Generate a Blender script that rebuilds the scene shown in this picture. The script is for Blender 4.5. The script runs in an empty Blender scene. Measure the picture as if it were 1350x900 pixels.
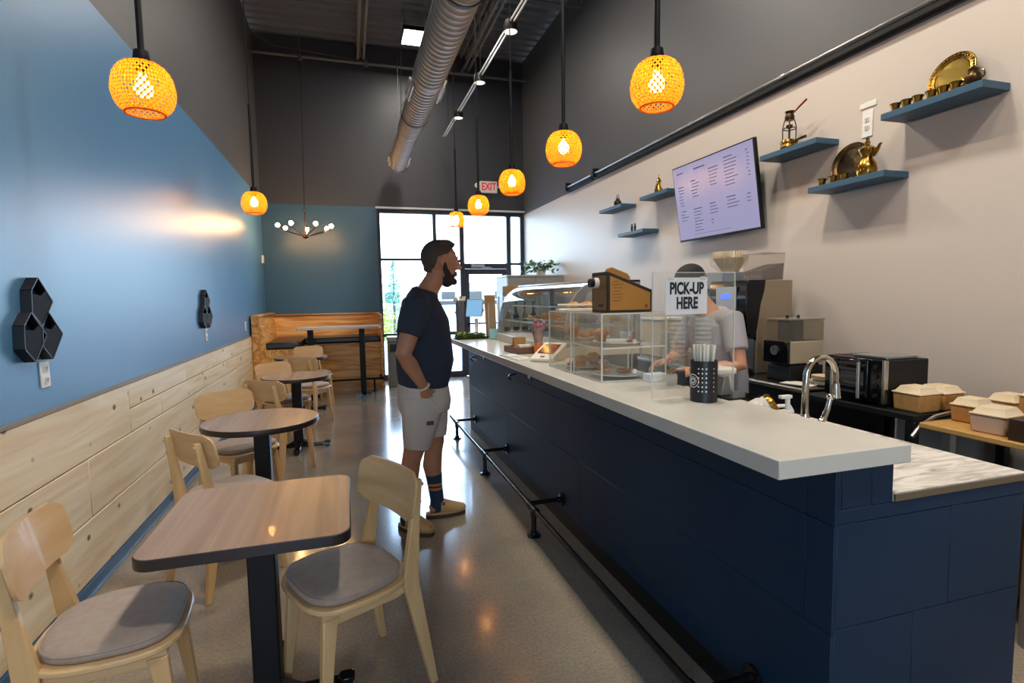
import bpy, bmesh, math, random
from mathutils import Vector, Matrix, Euler
R = math.radians
PI = math.pi
random.seed(7)
scene = bpy.context.scene
COL = scene.collection

# ---------------------------------------------------------------- camera
cam_data = bpy.data.cameras.new('camera')
cam = bpy.data.objects.new('camera', cam_data)
COL.objects.link(cam)
cam_data.sensor_width = 36.0
cam_data.lens = 710.75 / 1350 * 36
cam_data.clip_start = 0.05
cam_data.clip_end = 300
_yaw, _pitch, _roll = R(16.802), R(4.678), R(0.920)
_f = Vector((math.sin(_yaw) * math.cos(_pitch), math.cos(_yaw) * math.cos(_pitch), -math.sin(_pitch)))
_r = _f.cross(Vector((0, 0, 1))).normalized()
_d = _f.cross(_r)
_r2 = _r * math.cos(_roll) + _d * math.sin(_roll)
_d2 = -_r * math.sin(_roll) + _d * math.cos(_roll)
cam.matrix_world = Matrix(((_r2.x, -_d2.x, -_f.x, 0), (_r2.y, -_d2.y, -_f.y, 0), (_r2.z, -_d2.z, -_f.z, 1.48), (0, 0, 0, 1)))
scene.camera = cam

# ---------------------------------------------------------------- sky
world = bpy.data.worlds.new('sky')
scene.world = world
world.use_nodes = True
wn = world.node_tree.nodes
wl = world.node_tree.links
wn.clear()
w_out = wn.new('ShaderNodeOutputWorld')
w_bg = wn.new('ShaderNodeBackground')
w_geo = wn.new('ShaderNodeTexCoord')
w_sep = wn.new('ShaderNodeSeparateXYZ')
w_ramp = wn.new('ShaderNodeValToRGB')
w_ramp.color_ramp.elements[0].position = 0.0
w_ramp.color_ramp.elements[0].color = (0.64, 0.84, 1.0, 1)
w_ramp.color_ramp.elements[1].position = 0.7
w_ramp.color_ramp.elements[1].color = (0.42, 0.62, 1.0, 1)
wl.new(w_geo.outputs['Generated'], w_sep.inputs[0])
wl.new(w_sep.outputs['Z'], w_ramp.inputs[0])
wl.new(w_ramp.outputs[0], w_bg.inputs['Color'])
w_bg.inputs['Strength'].default_value = 13.0
wl.new(w_bg.outputs[0], w_out.inputs[0])

# ---------------------------------------------------------------- lights that belong to the room as a whole
def lamp(name, kind, loc, energy, color=(1, 1, 1), aim=None, **kw):
    d = bpy.data.lights.new(name, kind)
    d.energy = energy
    d.color = color
    for k, v in kw.items():
        setattr(d, k, v)
    o = bpy.data.objects.new(name, d)
    COL.objects.link(o)
    o.location = loc
    if aim is not None:
        o.rotation_euler = (Vector(aim) - Vector(loc)).to_track_quat('-Z', 'Y').to_euler()
    return o

HIGH_BAYS = [(1.16, 8.67, 5.50), (1.16, 5.6, 5.50), (1.16, 2.5, 5.50), (1.16, -0.6, 5.50)]
for p, watts in zip(HIGH_BAYS, (34, 78, 92, 100)):     # square LED high bays under the deck
    lamp('high_bay_lamp', 'AREA', (p[0], p[1], p[2] - 0.045), watts, (1.0, 0.93, 0.82), (p[0], p[1], 0), shape='SQUARE', size=0.4)
# daylight comes in through the storefront at the far end (the portal only guides sampling)
pt = lamp('window_portal', 'AREA', (1.90, 10.02, 1.55), 1, (1, 1, 1), (1.90, 0, 1.55), shape='RECTANGLE', size=2.7, size_y=3.0)
pt.data.cycles.is_portal = True

pt = lamp('window_portal', 'AREA', (-0.40, -2.52, 1.75), 1, (1, 1, 1), (-0.40, 5, 1.75), shape='RECTANGLE', size=1.5, size_y=1.8)  # sampling portal for the added window behind the camera
pt.data.cycles.is_portal = True

# ---------------------------------------------------------------- exposure
vs = scene.view_settings
vs.view_transform = 'Standard'
vs.look = 'None'
vs.gamma = 1.0
vs.use_curve_mapping = False
vs.exposure = 0.0
scene.cycles.use_denoising = True
scene.cycles.max_bounces = 10
scene.cycles.diffuse_bounces = 5
scene.cycles.glossy_bounces = 5
scene.cycles.transparent_max_bounces = 24
scene.cycles.caustics_reflective = False
scene.cycles.caustics_refractive = False
scene.cycles.sample_clamp_indirect = 6.0

# ---------------------------------------------------------------- mesh helpers
def frame(d):
    d = Vector(d).normalized()
    u = d.cross(Vector((0, 0, 1)))
    if u.length < 1e-4:
        u = Vector((1, 0, 0))
    u.normalize()
    return u, d.cross(u).normalized(), d

class MB:
    def __init__(self):
        self.v, self.f, self.m, self.mi, self.M = [], [], [], 0, Matrix()
    def add(self, vs, fs):
        n = len(self.v)
        self.v += [self.M @ Vector(p) for p in vs]
        self.f += [[i + n for i in f] for f in fs]
        self.m += [self.mi] * len(fs)
        return self
    def box(self, c, s, rot=None, taper=None):
        x, y, z = s[0] / 2, s[1] / 2, s[2] / 2
        P = [Vector((sx * x, sy * y, sz * z)) for sz in (-1, 1) for sy in (-1, 1) for sx in (-1, 1)]
        if taper:
            for p in P[4:]:
                p.x *= taper[0]; p.y *= taper[1]
        if rot:
            q = Euler(rot).to_matrix()
            P = [q @ p for p in P]
        return self.add([p + Vector(c) for p in P], [(0, 2, 3, 1), (4, 5, 7, 6), (0, 1, 5, 4), (2, 6, 7, 3), (0, 4, 6, 2), (1, 3, 7, 5)])
    def span(self, a, b):
        return self.box([(p + q) / 2 for p, q in zip(a, b)], [abs(q - p) for p, q in zip(a, b)])
    def rbox(self, c, s, r, axis=2, seg=4):
        """box whose four edges along one axis are rounded"""
        ax = [i for i in range(3) if i != axis]
        hx, hy = s[ax[0]] / 2, s[ax[1]] / 2
        poly = []
        for cx, cy, a0 in ((hx - r, hy - r, 0), (-hx + r, hy - r, 90), (-hx + r, -hy + r, 180), (hx - r, -hy + r, 270)):
            for k in range(seg + 1):
                a = R(a0 + 90 * k / seg)
                poly.append((cx + r * math.cos(a), cy + r * math.sin(a)))
        return self.prism(poly, -s[axis] / 2, s[axis] / 2, axis, c)
    def prism(self, poly, lo, hi, axis=2, off=(0, 0, 0)):
        ax = [i for i in range(3) if i != axis]
        vs = []
        for h in (lo, hi):
            for a, b in poly:
                p = [0, 0, 0]
                p[ax[0]], p[ax[1]], p[axis] = a, b, h
                vs.append(Vector(p) + Vector(off))
        n = len(poly)
        fs = [tuple(range(n))[::-1], tuple(range(n, 2 * n))]
        fs += [(i, (i + 1) % n, n + (i + 1) % n, n + i) for i in range(n)]
        return self.add(vs, fs)
    def cyl(self, a, b, r0, r1=None, seg=12, cap=True):
        r1 = r0 if r1 is None else r1
        a, b = Vector(a), Vector(b)
        u, w, _ = frame(b - a)
        vs = []
        for c, r in ((a, r0), (b, r1)):
            vs += [c + (u * math.cos(2 * PI * k / seg) + w * math.sin(2 * PI * k / seg)) * r for k in range(seg)]
        fs = [(k, (k + 1) % seg, seg + (k + 1) % seg, seg + k) for k in range(seg)]
        if cap:
            fs += [tuple(range(seg))[::-1], tuple(range(seg, 2 * seg))]
        return self.add(vs, fs)
    def tube(self, pts, r, seg=8, closed=False, cap=True):
        pts = [Vector(p) for p in pts]
        n = len(pts)
        rs = r if isinstance(r, (list, tuple)) else [r] * n
        vs, u = [], None
        for i, p in enumerate(pts):
            if closed:
                d = pts[(i + 1) % n] - pts[i - 1]
            else:
                d = pts[min(i + 1, n - 1)] - pts[max(i - 1, 0)]
            d.normalize()
            if u is None:
                u = frame(d)[0]
            u = (u - d * u.dot(d)).normalized()
            w = d.cross(u)
            vs += [p + (u * math.cos(2 * PI * k / seg) + w * math.sin(2 * PI * k / seg)) * rs[i] for k in range(seg)]
        fs = []
        for i in range(n if closed else n - 1):
            j = (i + 1) % n
            fs += [(i * seg + k, i * seg + (k + 1) % seg, j * seg + (k + 1) % seg, j * seg + k) for k in range(seg)]
        if cap and not closed:
            fs += [tuple(range(seg))[::-1], tuple(range((n - 1) * seg, n * seg))]
        return self.add(vs, fs)
    def lathe(self, prof, c=(0, 0, 0), seg=20, axis='Z', cap=True):
        c = Vector(c)
        vs, fs, n = [], [], len(prof)
        for r, z in prof:
            for k in range(seg):
                a = 2 * PI * k / seg
                p = (r * math.cos(a), r * math.sin(a), z) if axis == 'Z' else ((z, r * math.cos(a), r * math.sin(a)) if axis == 'X' else (r * math.sin(a), z, r * math.cos(a)))
                vs.append(c + Vector(p))
        for i in range(n - 1):
            fs += [(i * seg + k, i * seg + (k + 1) % seg, (i + 1) * seg + (k + 1) % seg, (i + 1) * seg + k) for k in range(seg)]
        if cap and prof[0][0] > 1e-5: fs.append(tuple(range(seg))[::-1])
        if cap and prof[-1][0] > 1e-5: fs.append(tuple(range((n - 1) * seg, n * seg)))
        return self.add(vs, fs)
    def ball(self, c, r, seg=14, rings=8):
        rx, ry, rz = (r, r, r) if not isinstance(r, (tuple, list)) else r
        prof = [(math.sin(PI * i / rings), -math.cos(PI * i / rings)) for i in range(rings + 1)]
        n = len(self.v)
        M0 = self.M
        self.M = M0 @ Matrix.Translation(Vector(c)) @ Matrix.Diagonal((rx, ry, rz, 1))
        self.lathe(prof, seg=seg)
        self.M = M0
        return self
    def loft(self, rings, side=(0, 1, 0), seg=16, power=2.0):
        """rings: (centre, half width along side, half depth); ring plane is square to the path"""
        vs, n = [], len(rings)
        C = [Vector(r[0]) for r in rings]
        side = Vector(side)
        for i, (c, b, a) in enumerate(rings):
            d = (C[min(i + 1, n - 1)] - C[max(i - 1, 0)]).normalized()
            s = (side - d * side.dot(d)).normalized()
            o = d.cross(s)
            for k in range(seg):
                t = 2 * PI * k / seg
                ct, st = math.cos(t), math.sin(t)
                ct = math.copysign(abs(ct) ** (2 / power), ct); st = math.copysign(abs(st) ** (2 / power), st)
                vs.append(C[i] + s * (b * ct) + o * (a * st))
        fs = [tuple(range(seg))[::-1], tuple(range((n - 1) * seg, n * seg))]
        for i in range(n - 1):
            fs += [(i * seg + k, i * seg + (k + 1) % seg, (i + 1) * seg + (k + 1) % seg, (i + 1) * seg + k) for k in range(seg)]
        return self.add(vs, fs)
    def mesh(self, name, mats, smooth=True, angle=38):
        me = bpy.data.meshes.new(name)
        me.from_pydata([tuple(p) for p in self.v], [], self.f)
        for m in (mats if isinstance(mats, (list, tuple)) else [mats]):
            me.materials.append(m)
        me.polygons.foreach_set('material_index', self.m)
        bm = bmesh.new()
        bm.from_mesh(me)
        bmesh.ops.remove_doubles(bm, verts=bm.verts, dist=1e-6)
        bmesh.ops.recalc_face_normals(bm, faces=bm.faces)
        if smooth:
            for f in bm.faces: f.smooth = True
            for e in bm.edges:
                e.smooth = len(e.link_faces) == 2 and e.calc_face_angle(0) < R(angle)
        bm.to_mesh(me)
        bm.free()
        return me

def props(o, label=None, cat=None, group=None, kind=None):
    for k, v in (('label', label), ('category', cat), ('group', group), ('kind', kind)):
        if v: o[k] = v
    return o
def put(name, me, parent=None, loc=(0, 0, 0), rot=None):
    o = bpy.data.objects.new(name, me)
    COL.objects.link(o)
    o.parent = parent
    o.location = loc
    if rot: o.rotation_euler = rot
    return o
def obj(name, mb, mats, parent=None, loc=(0, 0, 0), rot=None, bevel=0, seg=2, smooth=True, angle=38, **kw):
    o = put(name, mb.mesh(name, mats, smooth, angle), parent, loc, rot)
    if bevel:
        b = o.modifiers.new('edge', 'BEVEL')
        b.width = bevel; b.segments = seg; b.limit_method = 'ANGLE'; b.angle_limit = R(40)
    return props(o, **kw)
def thing(name, label, cat, loc=(0, 0, 0), rz=0, group=None):
    o = put(name, None, None, loc, (0, 0, rz))
    return props(o, label, cat, group)
def copy_tree(o, parent=None, label=None, group=None, loc=None, rz=None):
    c = o.copy()
    COL.objects.link(c)
    c.parent = parent
    if label: c['label'] = label
    if group: c['group'] = group
    if loc is not None: c.location = loc
    if rz is not None: c.rotation_euler = (0, 0, rz)
    for ch in list(o.children): copy_tree(ch, c)
    return c
def text(name, body, size, mat, parent, loc, rot, depth=0.001, weight=0.0, align='CENTER', sx=1.0):
    cu = bpy.data.curves.new(name, 'FONT')
    cu.body = body; cu.size = size; cu.extrude = depth; cu.bevel_depth = weight; cu.bevel_resolution = 0
    cu.align_x = align; cu.align_y = 'CENTER'
    cu.materials.append(mat)
    o = bpy.data.objects.new('tmp_text', cu)
    COL.objects.link(o)
    me = bpy.data.meshes.new_from_object(o.evaluated_get(bpy.context.evaluated_depsgraph_get()))
    bpy.data.objects.remove(o)
    for v in me.vertices: v.co.x *= sx
    return put(name, me, parent, loc, rot)

# ---------------------------------------------------------------- materials
def lin(h):
    h = h.lstrip('#')
    c = [int(h[i:i + 2], 16) / 255 for i in (0, 2, 4)]
    return tuple((x / 12.92 if x <= 0.04045 else ((x + 0.055) / 1.055) ** 2.4) for x in c) + (1,)
def base(name):
    m = bpy.data.materials.new(name)
    m.use_nodes = True
    nt = m.node_tree
    return m, nt, nt.nodes['Principled BSDF']
def mat(name, col, rough=0.5, metal=0.0, spec=0.5, coat=0, emit=None, es=0, var=None, scale=8, stretch=(1, 1, 1), bump=0, trans=0, sheen=0):
    m, nt, b = base(name)
    c = lin(col) if isinstance(col, str) else tuple(col)
    b.inputs['Base Color'].default_value = c
    b.inputs['Roughness'].default_value = rough
    b.inputs['Metallic'].default_value = metal
    b.inputs['Specular IOR Level'].default_value = spec
    b.inputs['Coat Weight'].default_value = coat
    b.inputs['Coat Roughness'].default_value = 0.08
    if sheen: b.inputs['Sheen Weight'].default_value = sheen
    if emit:
        b.inputs['Emission Color'].default_value = lin(emit)
        b.inputs['Emission Strength'].default_value = es
    if var or bump:
        tc = nt.nodes.new('ShaderNodeTexCoord')
        mp = nt.nodes.new('ShaderNodeMapping')
        mp.inputs['Scale'].default_value = stretch
        nz = nt.nodes.new('ShaderNodeTexNoise')
        nz.inputs['Scale'].default_value = scale
        nz.inputs['Detail'].default_value = 5
        nt.links.new(tc.outputs['Object'], mp.inputs[0])
        nt.links.new(mp.outputs[0], nz.inputs['Vector'])
        if var:
            rp = nt.nodes.new('ShaderNodeValToRGB')
            rp.color_ramp.elements[0].position, rp.color_ramp.elements[1].position = 0.32, 0.68
            rp.color_ramp.elements[0].color = c
            rp.color_ramp.elements[1].color = lin(var)
            nt.links.new(nz.outputs[0], rp.inputs[0])
            nt.links.new(rp.outputs[0], b.inputs['Base Color'])
        if bump:
            bp = nt.nodes.new('ShaderNodeBump')
            bp.inputs['Strength'].default_value = bump
            bp.inputs['Distance'].default_value = 0.004
            nt.links.new(nz.outputs[0], bp.inputs['Height'])
            nt.links.new(bp.outputs[0], b.inputs['Normal'])
    return m
def wood(name, c1, c2, axis=1, scale=10, rough=0.45, knots=None, contrast=(0.3, 0.7), dist=1.2, along=0.06, coat=0, knot=(0.8, 3.2)):
    m, nt, b = base(name)
    b.inputs['Roughness'].default_value = rough
    b.inputs['Coat Weight'].default_value = coat
    N, L = nt.nodes, nt.links
    tc = N.new('ShaderNodeTexCoord'); oi = N.new('ShaderNodeObjectInfo')
    ml = N.new('ShaderNodeMath'); ml.operation = 'MULTIPLY'; ml.inputs[1].default_value = 37.0
    ad = N.new('ShaderNodeVectorMath'); ad.operation = 'ADD'
    L.new(oi.outputs['Random'], ml.inputs[0]); L.new(tc.outputs['Object'], ad.inputs[0]); L.new(ml.outputs[0], ad.inputs[1])
    mp = N.new('ShaderNodeMapping')
    s = [1.0, 1.0, 1.0]; s[axis] = along
    mp.inputs['Scale'].default_value = s
    L.new(ad.outputs[0], mp.inputs[0])
    nz = N.new('ShaderNodeTexNoise')
    nz.inputs['Scale'].default_value = scale; nz.inputs['Detail'].default_value = 6; nz.inputs['Distortion'].default_value = dist
    L.new(mp.outputs[0], nz.inputs['Vector'])
    rp = N.new('ShaderNodeValToRGB')
    rp.color_ramp.elements[0].position, rp.color_ramp.elements[1].position = contrast
    rp.color_ramp.elements[0].color, rp.color_ramp.elements[1].color = lin(c1), lin(c2)
    L.new(nz.outputs[0], rp.inputs[0])
    out = rp.outputs[0]
    if knots:
        mk = N.new('ShaderNodeMapping')
        s2 = [knot[1]] * 3; s2[axis] = knot[1] * knot[0]
        mk.inputs['Scale'].default_value = s2
        L.new(ad.outputs[0], mk.inputs[0])
        vo = N.new('ShaderNodeTexVoronoi'); vo.inputs['Scale'].default_value = 1.0; vo.inputs['Randomness'].default_value = 1.0
        L.new(mk.outputs[0], vo.inputs['Vector'])
        kr = N.new('ShaderNodeValToRGB')
        kr.color_ramp.elements[0].position, kr.color_ramp.elements[1].position = 0.075, 0.135
        kr.color_ramp.elements[0].color, kr.color_ramp.elements[1].color = (1, 1, 1, 1), (0, 0, 0, 1)
        L.new(vo.outputs['Distance'], kr.inputs[0])
        mx = N.new('ShaderNodeMix'); mx.data_type = 'RGBA'
        L.new(kr.outputs[0], mx.inputs[0]); L.new(out, mx.inputs[6]); mx.inputs[7].default_value = lin(knots)
        out = mx.outputs[2]
    L.new(out, b.inputs['Base Color'])
    bp = N.new('ShaderNodeBump'); bp.inputs['Strength'].default_value = 0.08; bp.inputs['Distance'].default_value = 0.002
    L.new(nz.outputs[0], bp.inputs['Height']); L.new(bp.outputs[0], b.inputs['Normal'])
    return m
def clear(name, tint='#ffffff', ior=1.35, rough=0.02, milk=0.0, body=None):
    """thin clear sheet: see-through with a mirror-like sheen at grazing angles"""
    m, nt, b = base(name)
    N, L = nt.nodes, nt.links
    t = N.new('ShaderNodeBsdfTransparent'); t.inputs[0].default_value = lin(tint)
    g = N.new('ShaderNodeBsdfGlossy'); g.inputs['Roughness'].default_value = rough
    lw = N.new('ShaderNodeLayerWeight'); lw.inputs['Blend'].default_value = 0.5      # facing = 1 - |cos|, the same from both sides of the sheet
    pw = N.new('ShaderNodeMath'); pw.operation = 'POWER'; pw.inputs[1].default_value = 5.0
    f0 = ((ior - 1) / (ior + 1)) ** 2
    fr = N.new('ShaderNodeMath'); fr.operation = 'MULTIPLY_ADD'; fr.inputs[1].default_value = 1 - f0; fr.inputs[2].default_value = f0
    L.new(lw.outputs['Facing'], pw.inputs[0]); L.new(pw.outputs[0], fr.inputs[0])
    mx = N.new('ShaderNodeMixShader')
    L.new(fr.outputs[0], mx.inputs[0]); L.new(t.outputs[0], mx.inputs[1]); L.new(g.outputs[0], mx.inputs[2])
    out = mx
    if milk:
        d = N.new('ShaderNodeBsdfDiffuse'); d.inputs[0].default_value = lin(body or '#ffffff')
        m2 = N.new('ShaderNodeMixShader'); m2.inputs[0].default_value = milk
        L.new(mx.outputs[0], m2.inputs[1]); L.new(d.outputs[0], m2.inputs[2])
        out = m2
    L.new(out.outputs[0], N['Material Output'].inputs[0])
    return m
def emis(name, col, s):
    m, nt, b = base(name)
    e = nt.nodes.new('ShaderNodeEmission'); e.inputs[0].default_value = lin(col); e.inputs[1].default_value = s
    nt.links.new(e.outputs[0], nt.nodes['Material Output'].inputs[0])
    return m

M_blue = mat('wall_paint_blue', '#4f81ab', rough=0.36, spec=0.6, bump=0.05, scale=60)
M_char_shade = mat('wall_paint_charcoal_shaded', '#393b42', rough=0.45, bump=0.05, scale=60)  # charcoal paint darkened, the far wall's shade put into the colour
M_blue_shade = mat('wall_paint_blue_shaded', '#2f5570', rough=0.36, spec=0.5, bump=0.05, scale=60)  # blue paint darkened, the far wall's shade put into the colour
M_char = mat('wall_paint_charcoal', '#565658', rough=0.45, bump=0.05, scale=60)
M_white = mat('wall_paint_white', '#c9beb3', rough=0.42, spec=0.4, bump=0.05, scale=60)
M_deck = mat('deck_paint_dark', '#676a70', rough=0.45, spec=0.4)
def concrete():
    m, nt, b = base('polished_concrete')
    N, L = nt.nodes, nt.links
    b.inputs['Roughness'].default_value = 0.17
    b.inputs['Coat Weight'].default_value = 0.3; b.inputs['Coat Roughness'].default_value = 0.07
    tc = N.new('ShaderNodeTexCoord')
    n1 = N.new('ShaderNodeTexNoise'); n1.inputs['Scale'].default_value = 1.6; n1.inputs['Detail'].default_value = 7
    v = N.new('ShaderNodeTexNoise'); v.inputs['Scale'].default_value = 70; v.inputs['Detail'].default_value = 3
    r1 = N.new('ShaderNodeValToRGB'); r2 = N.new('ShaderNodeValToRGB')
    r1.color_ramp.elements[0].position, r1.color_ramp.elements[1].position = 0.3, 0.72
    r1.color_ramp.elements[0].color, r1.color_ramp.elements[1].color = lin('#85786a'), lin('#a59681')
    r2.color_ramp.elements[0].position, r2.color_ramp.elements[1].position = 0.38, 0.62
    r2.color_ramp.elements[0].color, r2.color_ramp.elements[1].color = (0.86, 0.86, 0.86, 1), (1.06, 1.06, 1.06, 1)
    mx = N.new('ShaderNodeMix'); mx.data_type = 'RGBA'; mx.blend_type = 'MULTIPLY'; mx.inputs[0].default_value = 1.0
    L.new(tc.outputs['Object'], n1.inputs['Vector']); L.new(tc.outputs['Object'], v.inputs['Vector'])
    L.new(n1.outputs[0], r1.inputs[0]); L.new(v.outputs[0], r2.inputs[0])
    L.new(r1.outputs[0], mx.inputs[6]); L.new(r2.outputs[0], mx.inputs[7]); L.new(mx.outputs[2], b.inputs['Base Color'])
    return m
M_floor = concrete()
M_pine = wood('pine_boards', '#dcc298', '#f0e2c6', axis=1, scale=9, rough=0.42, knots='#5e4028', along=0.07, dist=2.0, knot=(0.8, 6.2))
M_birch = wood('birch_plywood', '#cda674', '#dcba8b', axis=0, scale=14, rough=0.4, along=0.1, coat=0.15)
M_birch_z = wood('birch_legs', '#c99f69', '#d9b482', axis=2, scale=14, rough=0.4, along=0.1, coat=0.15)
M_table = wood('oak_laminate', '#937660', '#b4967c', axis=1, scale=16, rough=0.3, along=0.04, dist=0.8, coat=0.2)
M_fir = wood('fir_plywood', '#b8742a', '#e6b062', axis=0, scale=7, rough=0.4, along=0.10, dist=2.4, contrast=(0.36, 0.6), coat=0.1)
M_fir_y = wood('fir_plywood_side', '#b8742a', '#e6b062', axis=1, scale=7, rough=0.4, along=0.10, dist=2.4, contrast=(0.36, 0.6), coat=0.1)
M_navy = mat('bar_paint_navy', '#0a2840', rough=0.45, spec=0.28, var='#0d2f4a', scale=1.5, bump=0.04)
M_gapdark = mat('joint_dark', '#0b1219', rough=0.8)
M_slab = mat('white_laminate', '#c9c3b7', rough=0.22, spec=0.5, var='#d0cbc0', scale=4)
M_black = mat('black_powder_coat', '#111214', rough=0.5, spec=0.3)
M_blackgloss = mat('black_gloss', '#0d0e11', rough=0.12)
M_edge = mat('dark_edge_band', '#2a2020', rough=0.35)
M_steel = mat('brushed_steel', '#b9b7b2', rough=0.28, metal=1.0)
M_chrome = mat('satin_nickel', '#c9c4b8', rough=0.14, metal=1.0)
M_zinc = mat('galvanised_duct', '#aca498', rough=0.55, metal=0.35, var='#9d968c', scale=5)
M_brass = mat('polished_brass', '#b98b3c', rough=0.22, metal=1.0, var='#7a5a26', scale=14)
M_brassd = mat('antique_brass', '#5e4a30', rough=0.35, metal=1.0, var='#32281c', scale=18)
M_shelf = mat('shelf_paint', '#33566e', rough=0.5)
M_kraft = mat('kraft_card', '#b98a4e', rough=0.75, var='#a97b42', scale=30)
M_pulp = mat('paper_pulp_lid', '#d8c5a4', rough=0.8, bump=0.1, scale=60)
M_cream = mat('cream_plastic', '#d9d2c4', rough=0.4)
M_whitep = mat('white_plastic', '#e4e2dc', rough=0.35)
M_grey = mat('grey_laminate', '#9a9994', rough=0.45)
M_fabric = mat('seat_pad_fabric', '#9c897b', rough=0.85, var='#a59385', scale=40, bump=0.25, sheen=0.2)
M_vinyl = mat('black_vinyl', '#16181c', rough=0.3, bump=0.1, scale=30)
M_acry = clear('clear_acrylic', '#fdfdfb', 1.42, 0.03, 0.025, '#ffffff')
M_acred = clear('acrylic_edge', '#f2efe6', 1.5, 0.08, 0.55, '#fbf8f0')
M_glass = clear('window_glass', '#fafdff', 1.4)
M_caseg = clear('display_glass', '#eef4f6', 1.5)
M_dark_plastic = mat('dark_plastic', '#1c1d20', rough=0.3)
M_skin = mat('skin', '#b07a5c', rough=0.5, var='#a96f52', scale=12)
M_hair = mat('dark_brown_hair', '#2c2019', rough=0.6, bump=0.5, scale=90)
# ================================================================ the room
XL, XR, YB, YF, ZC = -1.336, 3.29, 9.97, -2.5, 5.85
ZL, ZBK, ZR = 3.19, 3.11, 3.05            # where the dark paint starts on each wall

obj('floor', MB().span((XL - 0.15, YF - 0.15, -0.12), (XR + 0.15, YB + 0.10, 0)), M_floor, kind='structure')

# corrugated deck, its ribs running across the room
b = MB()
prof, y = [], YF - 0.15
while y < YB + 0.1:
    prof += [(y, ZC + 0.05), (y + 0.10, ZC + 0.05), (y + 0.125, ZC), (y + 0.185, ZC)]
    y += 0.21
prof += [(YB + 0.15, ZC), (YB + 0.15, ZC + 0.15), (YF - 0.15, ZC + 0.15)]
b.prism(prof, XL - 0.15, XR + 0.15, 0)
ceiling = obj('ceiling', b, M_deck, smooth=False, kind='structure')
for x in (0.36, 2.16):                    # paired joist chords with a gap between, hung below the deck
    j = MB()
    for dx in (-0.045, 0.045):
        j.box((x + dx, 3.7, 5.52), (0.035, 12.4, 0.05))
        j.box((x + dx, 3.7, 5.80), (0.035, 12.4, 0.05))
    y = -2.3
    while y < 9.6:
        j.cyl((x, y, 5.53), (x, y + 0.3, 5.79), 0.012, seg=6); j.cyl((x, y + 0.3, 5.79), (x, y + 0.6, 5.53), 0.012, seg=6)
        y += 0.6
    obj('joist', j, mat('joist_paint', '#77736c', rough=0.5), ceiling)

def two_tone(b, a, c, z, zmid, axis):
    b.mi = 0; b.span((a[0], a[1], 0), (c[0], c[1], zmid))
    b.mi = 1; b.span((a[0], a[1], zmid), (c[0], c[1], z))
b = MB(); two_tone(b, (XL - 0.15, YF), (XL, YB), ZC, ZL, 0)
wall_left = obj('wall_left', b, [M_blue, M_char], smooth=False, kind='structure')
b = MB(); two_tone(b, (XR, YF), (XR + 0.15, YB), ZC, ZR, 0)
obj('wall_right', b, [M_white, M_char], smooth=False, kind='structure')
WX0, WX1, WZ = 0.545, 3.275, 3.085       # storefront opening in the far wall
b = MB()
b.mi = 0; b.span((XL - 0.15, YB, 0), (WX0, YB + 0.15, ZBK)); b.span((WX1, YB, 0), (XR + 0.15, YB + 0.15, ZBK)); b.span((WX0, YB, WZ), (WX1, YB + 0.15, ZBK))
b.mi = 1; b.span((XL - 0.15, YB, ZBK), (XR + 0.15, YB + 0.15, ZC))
obj('wall_back', b, [M_blue_shade, M_char_shade], smooth=False, kind='structure')
# the wall behind the camera
b = MB()
b.mi = 0; b.span((XL - 0.15, YF - 0.15, 0), (-1.15, YF, 3.1)); b.span((0.35, YF - 0.15, 0), (XR + 0.15, YF, 3.1)); b.span((-1.15, YF - 0.15, 0), (0.35, YF, 0.85)); b.span((-1.15, YF - 0.15, 2.65), (0.35, YF, 3.1))  # opening left for the added fill window
b.mi = 1; b.span((XL - 0.15, YF - 0.15, 3.1), (XR + 0.15, YF, ZC))
obj('wall_front', b, [M_white, M_char], smooth=False, kind='structure')

# pine planks of the wainscot: three courses near the camera, split courses further along
rows_near = [(0.067, 0.370), (0.372, 0.680), (0.682, 0.988)]
def plank(y0, y1, z0, z1):
    g = 0.0018
    obj('plank', MB().box((0, 0, 0), (0.018, y1 - y0 - 2 * g, z1 - z0 - 2 * g)), M_pine, wall_left, (XL + 0.009, (y0 + y1) / 2, (z0 + z1) / 2), bevel=0.0035, seg=1)
obj('board_backing', MB().span((XL, YF, 0.05), (XL + 0.005, 8.3, 0.988)), M_gapdark, wall_left, smooth=False)
for (z0, z1), cuts in zip(rows_near, ([-2.4, -0.3, 2.15, 4.62, 6.4, 8.3], [-2.4, 0.9, 3.25, 5.3, 7.2, 8.3], [-2.4, -0.2, 1.75, 3.84])):
    for y0, y1 in zip(cuts, cuts[1:]): plank(y0, y1, z0, z1)
for (z0, z1), cuts in zip(((0.682, 0.829), (0.831, 0.988)), ([3.84, 4.42, 5.62, 6.6, 7.5, 8.3], [3.84, 5.09, 5.99, 6.9, 7.6, 8.3])):
    for y0, y1 in zip(cuts, cuts[1:]): plank(y0, y1, z0, z1)
obj('trim_1', MB().span((XL, YF, 0.988), (XL + 0.022, 8.3, 1.0)), mat('wainscot_cap', '#8a7a66', rough=0.5), kind='structure')
b = MB().span((XL, YF, 0), (XL + 0.03, 8.3, 0.066)).cyl((XL + 0.03, YF, 0.008), (XL + 0.03, 8.3, 0.008), 0.010, seg=8)
obj('baseboard_left', b, mat('baseboard_blue', '#3a6489', rough=0.35, var='#2d5273', scale=3), kind='structure')
obj('trim_2', MB().span((WX0 - 0.02, YB - 0.05, WZ), (XR, YB, WZ + 0.03)), mat('ledge_white', '#c9cfcf', rough=0.4), kind='structure')

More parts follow.
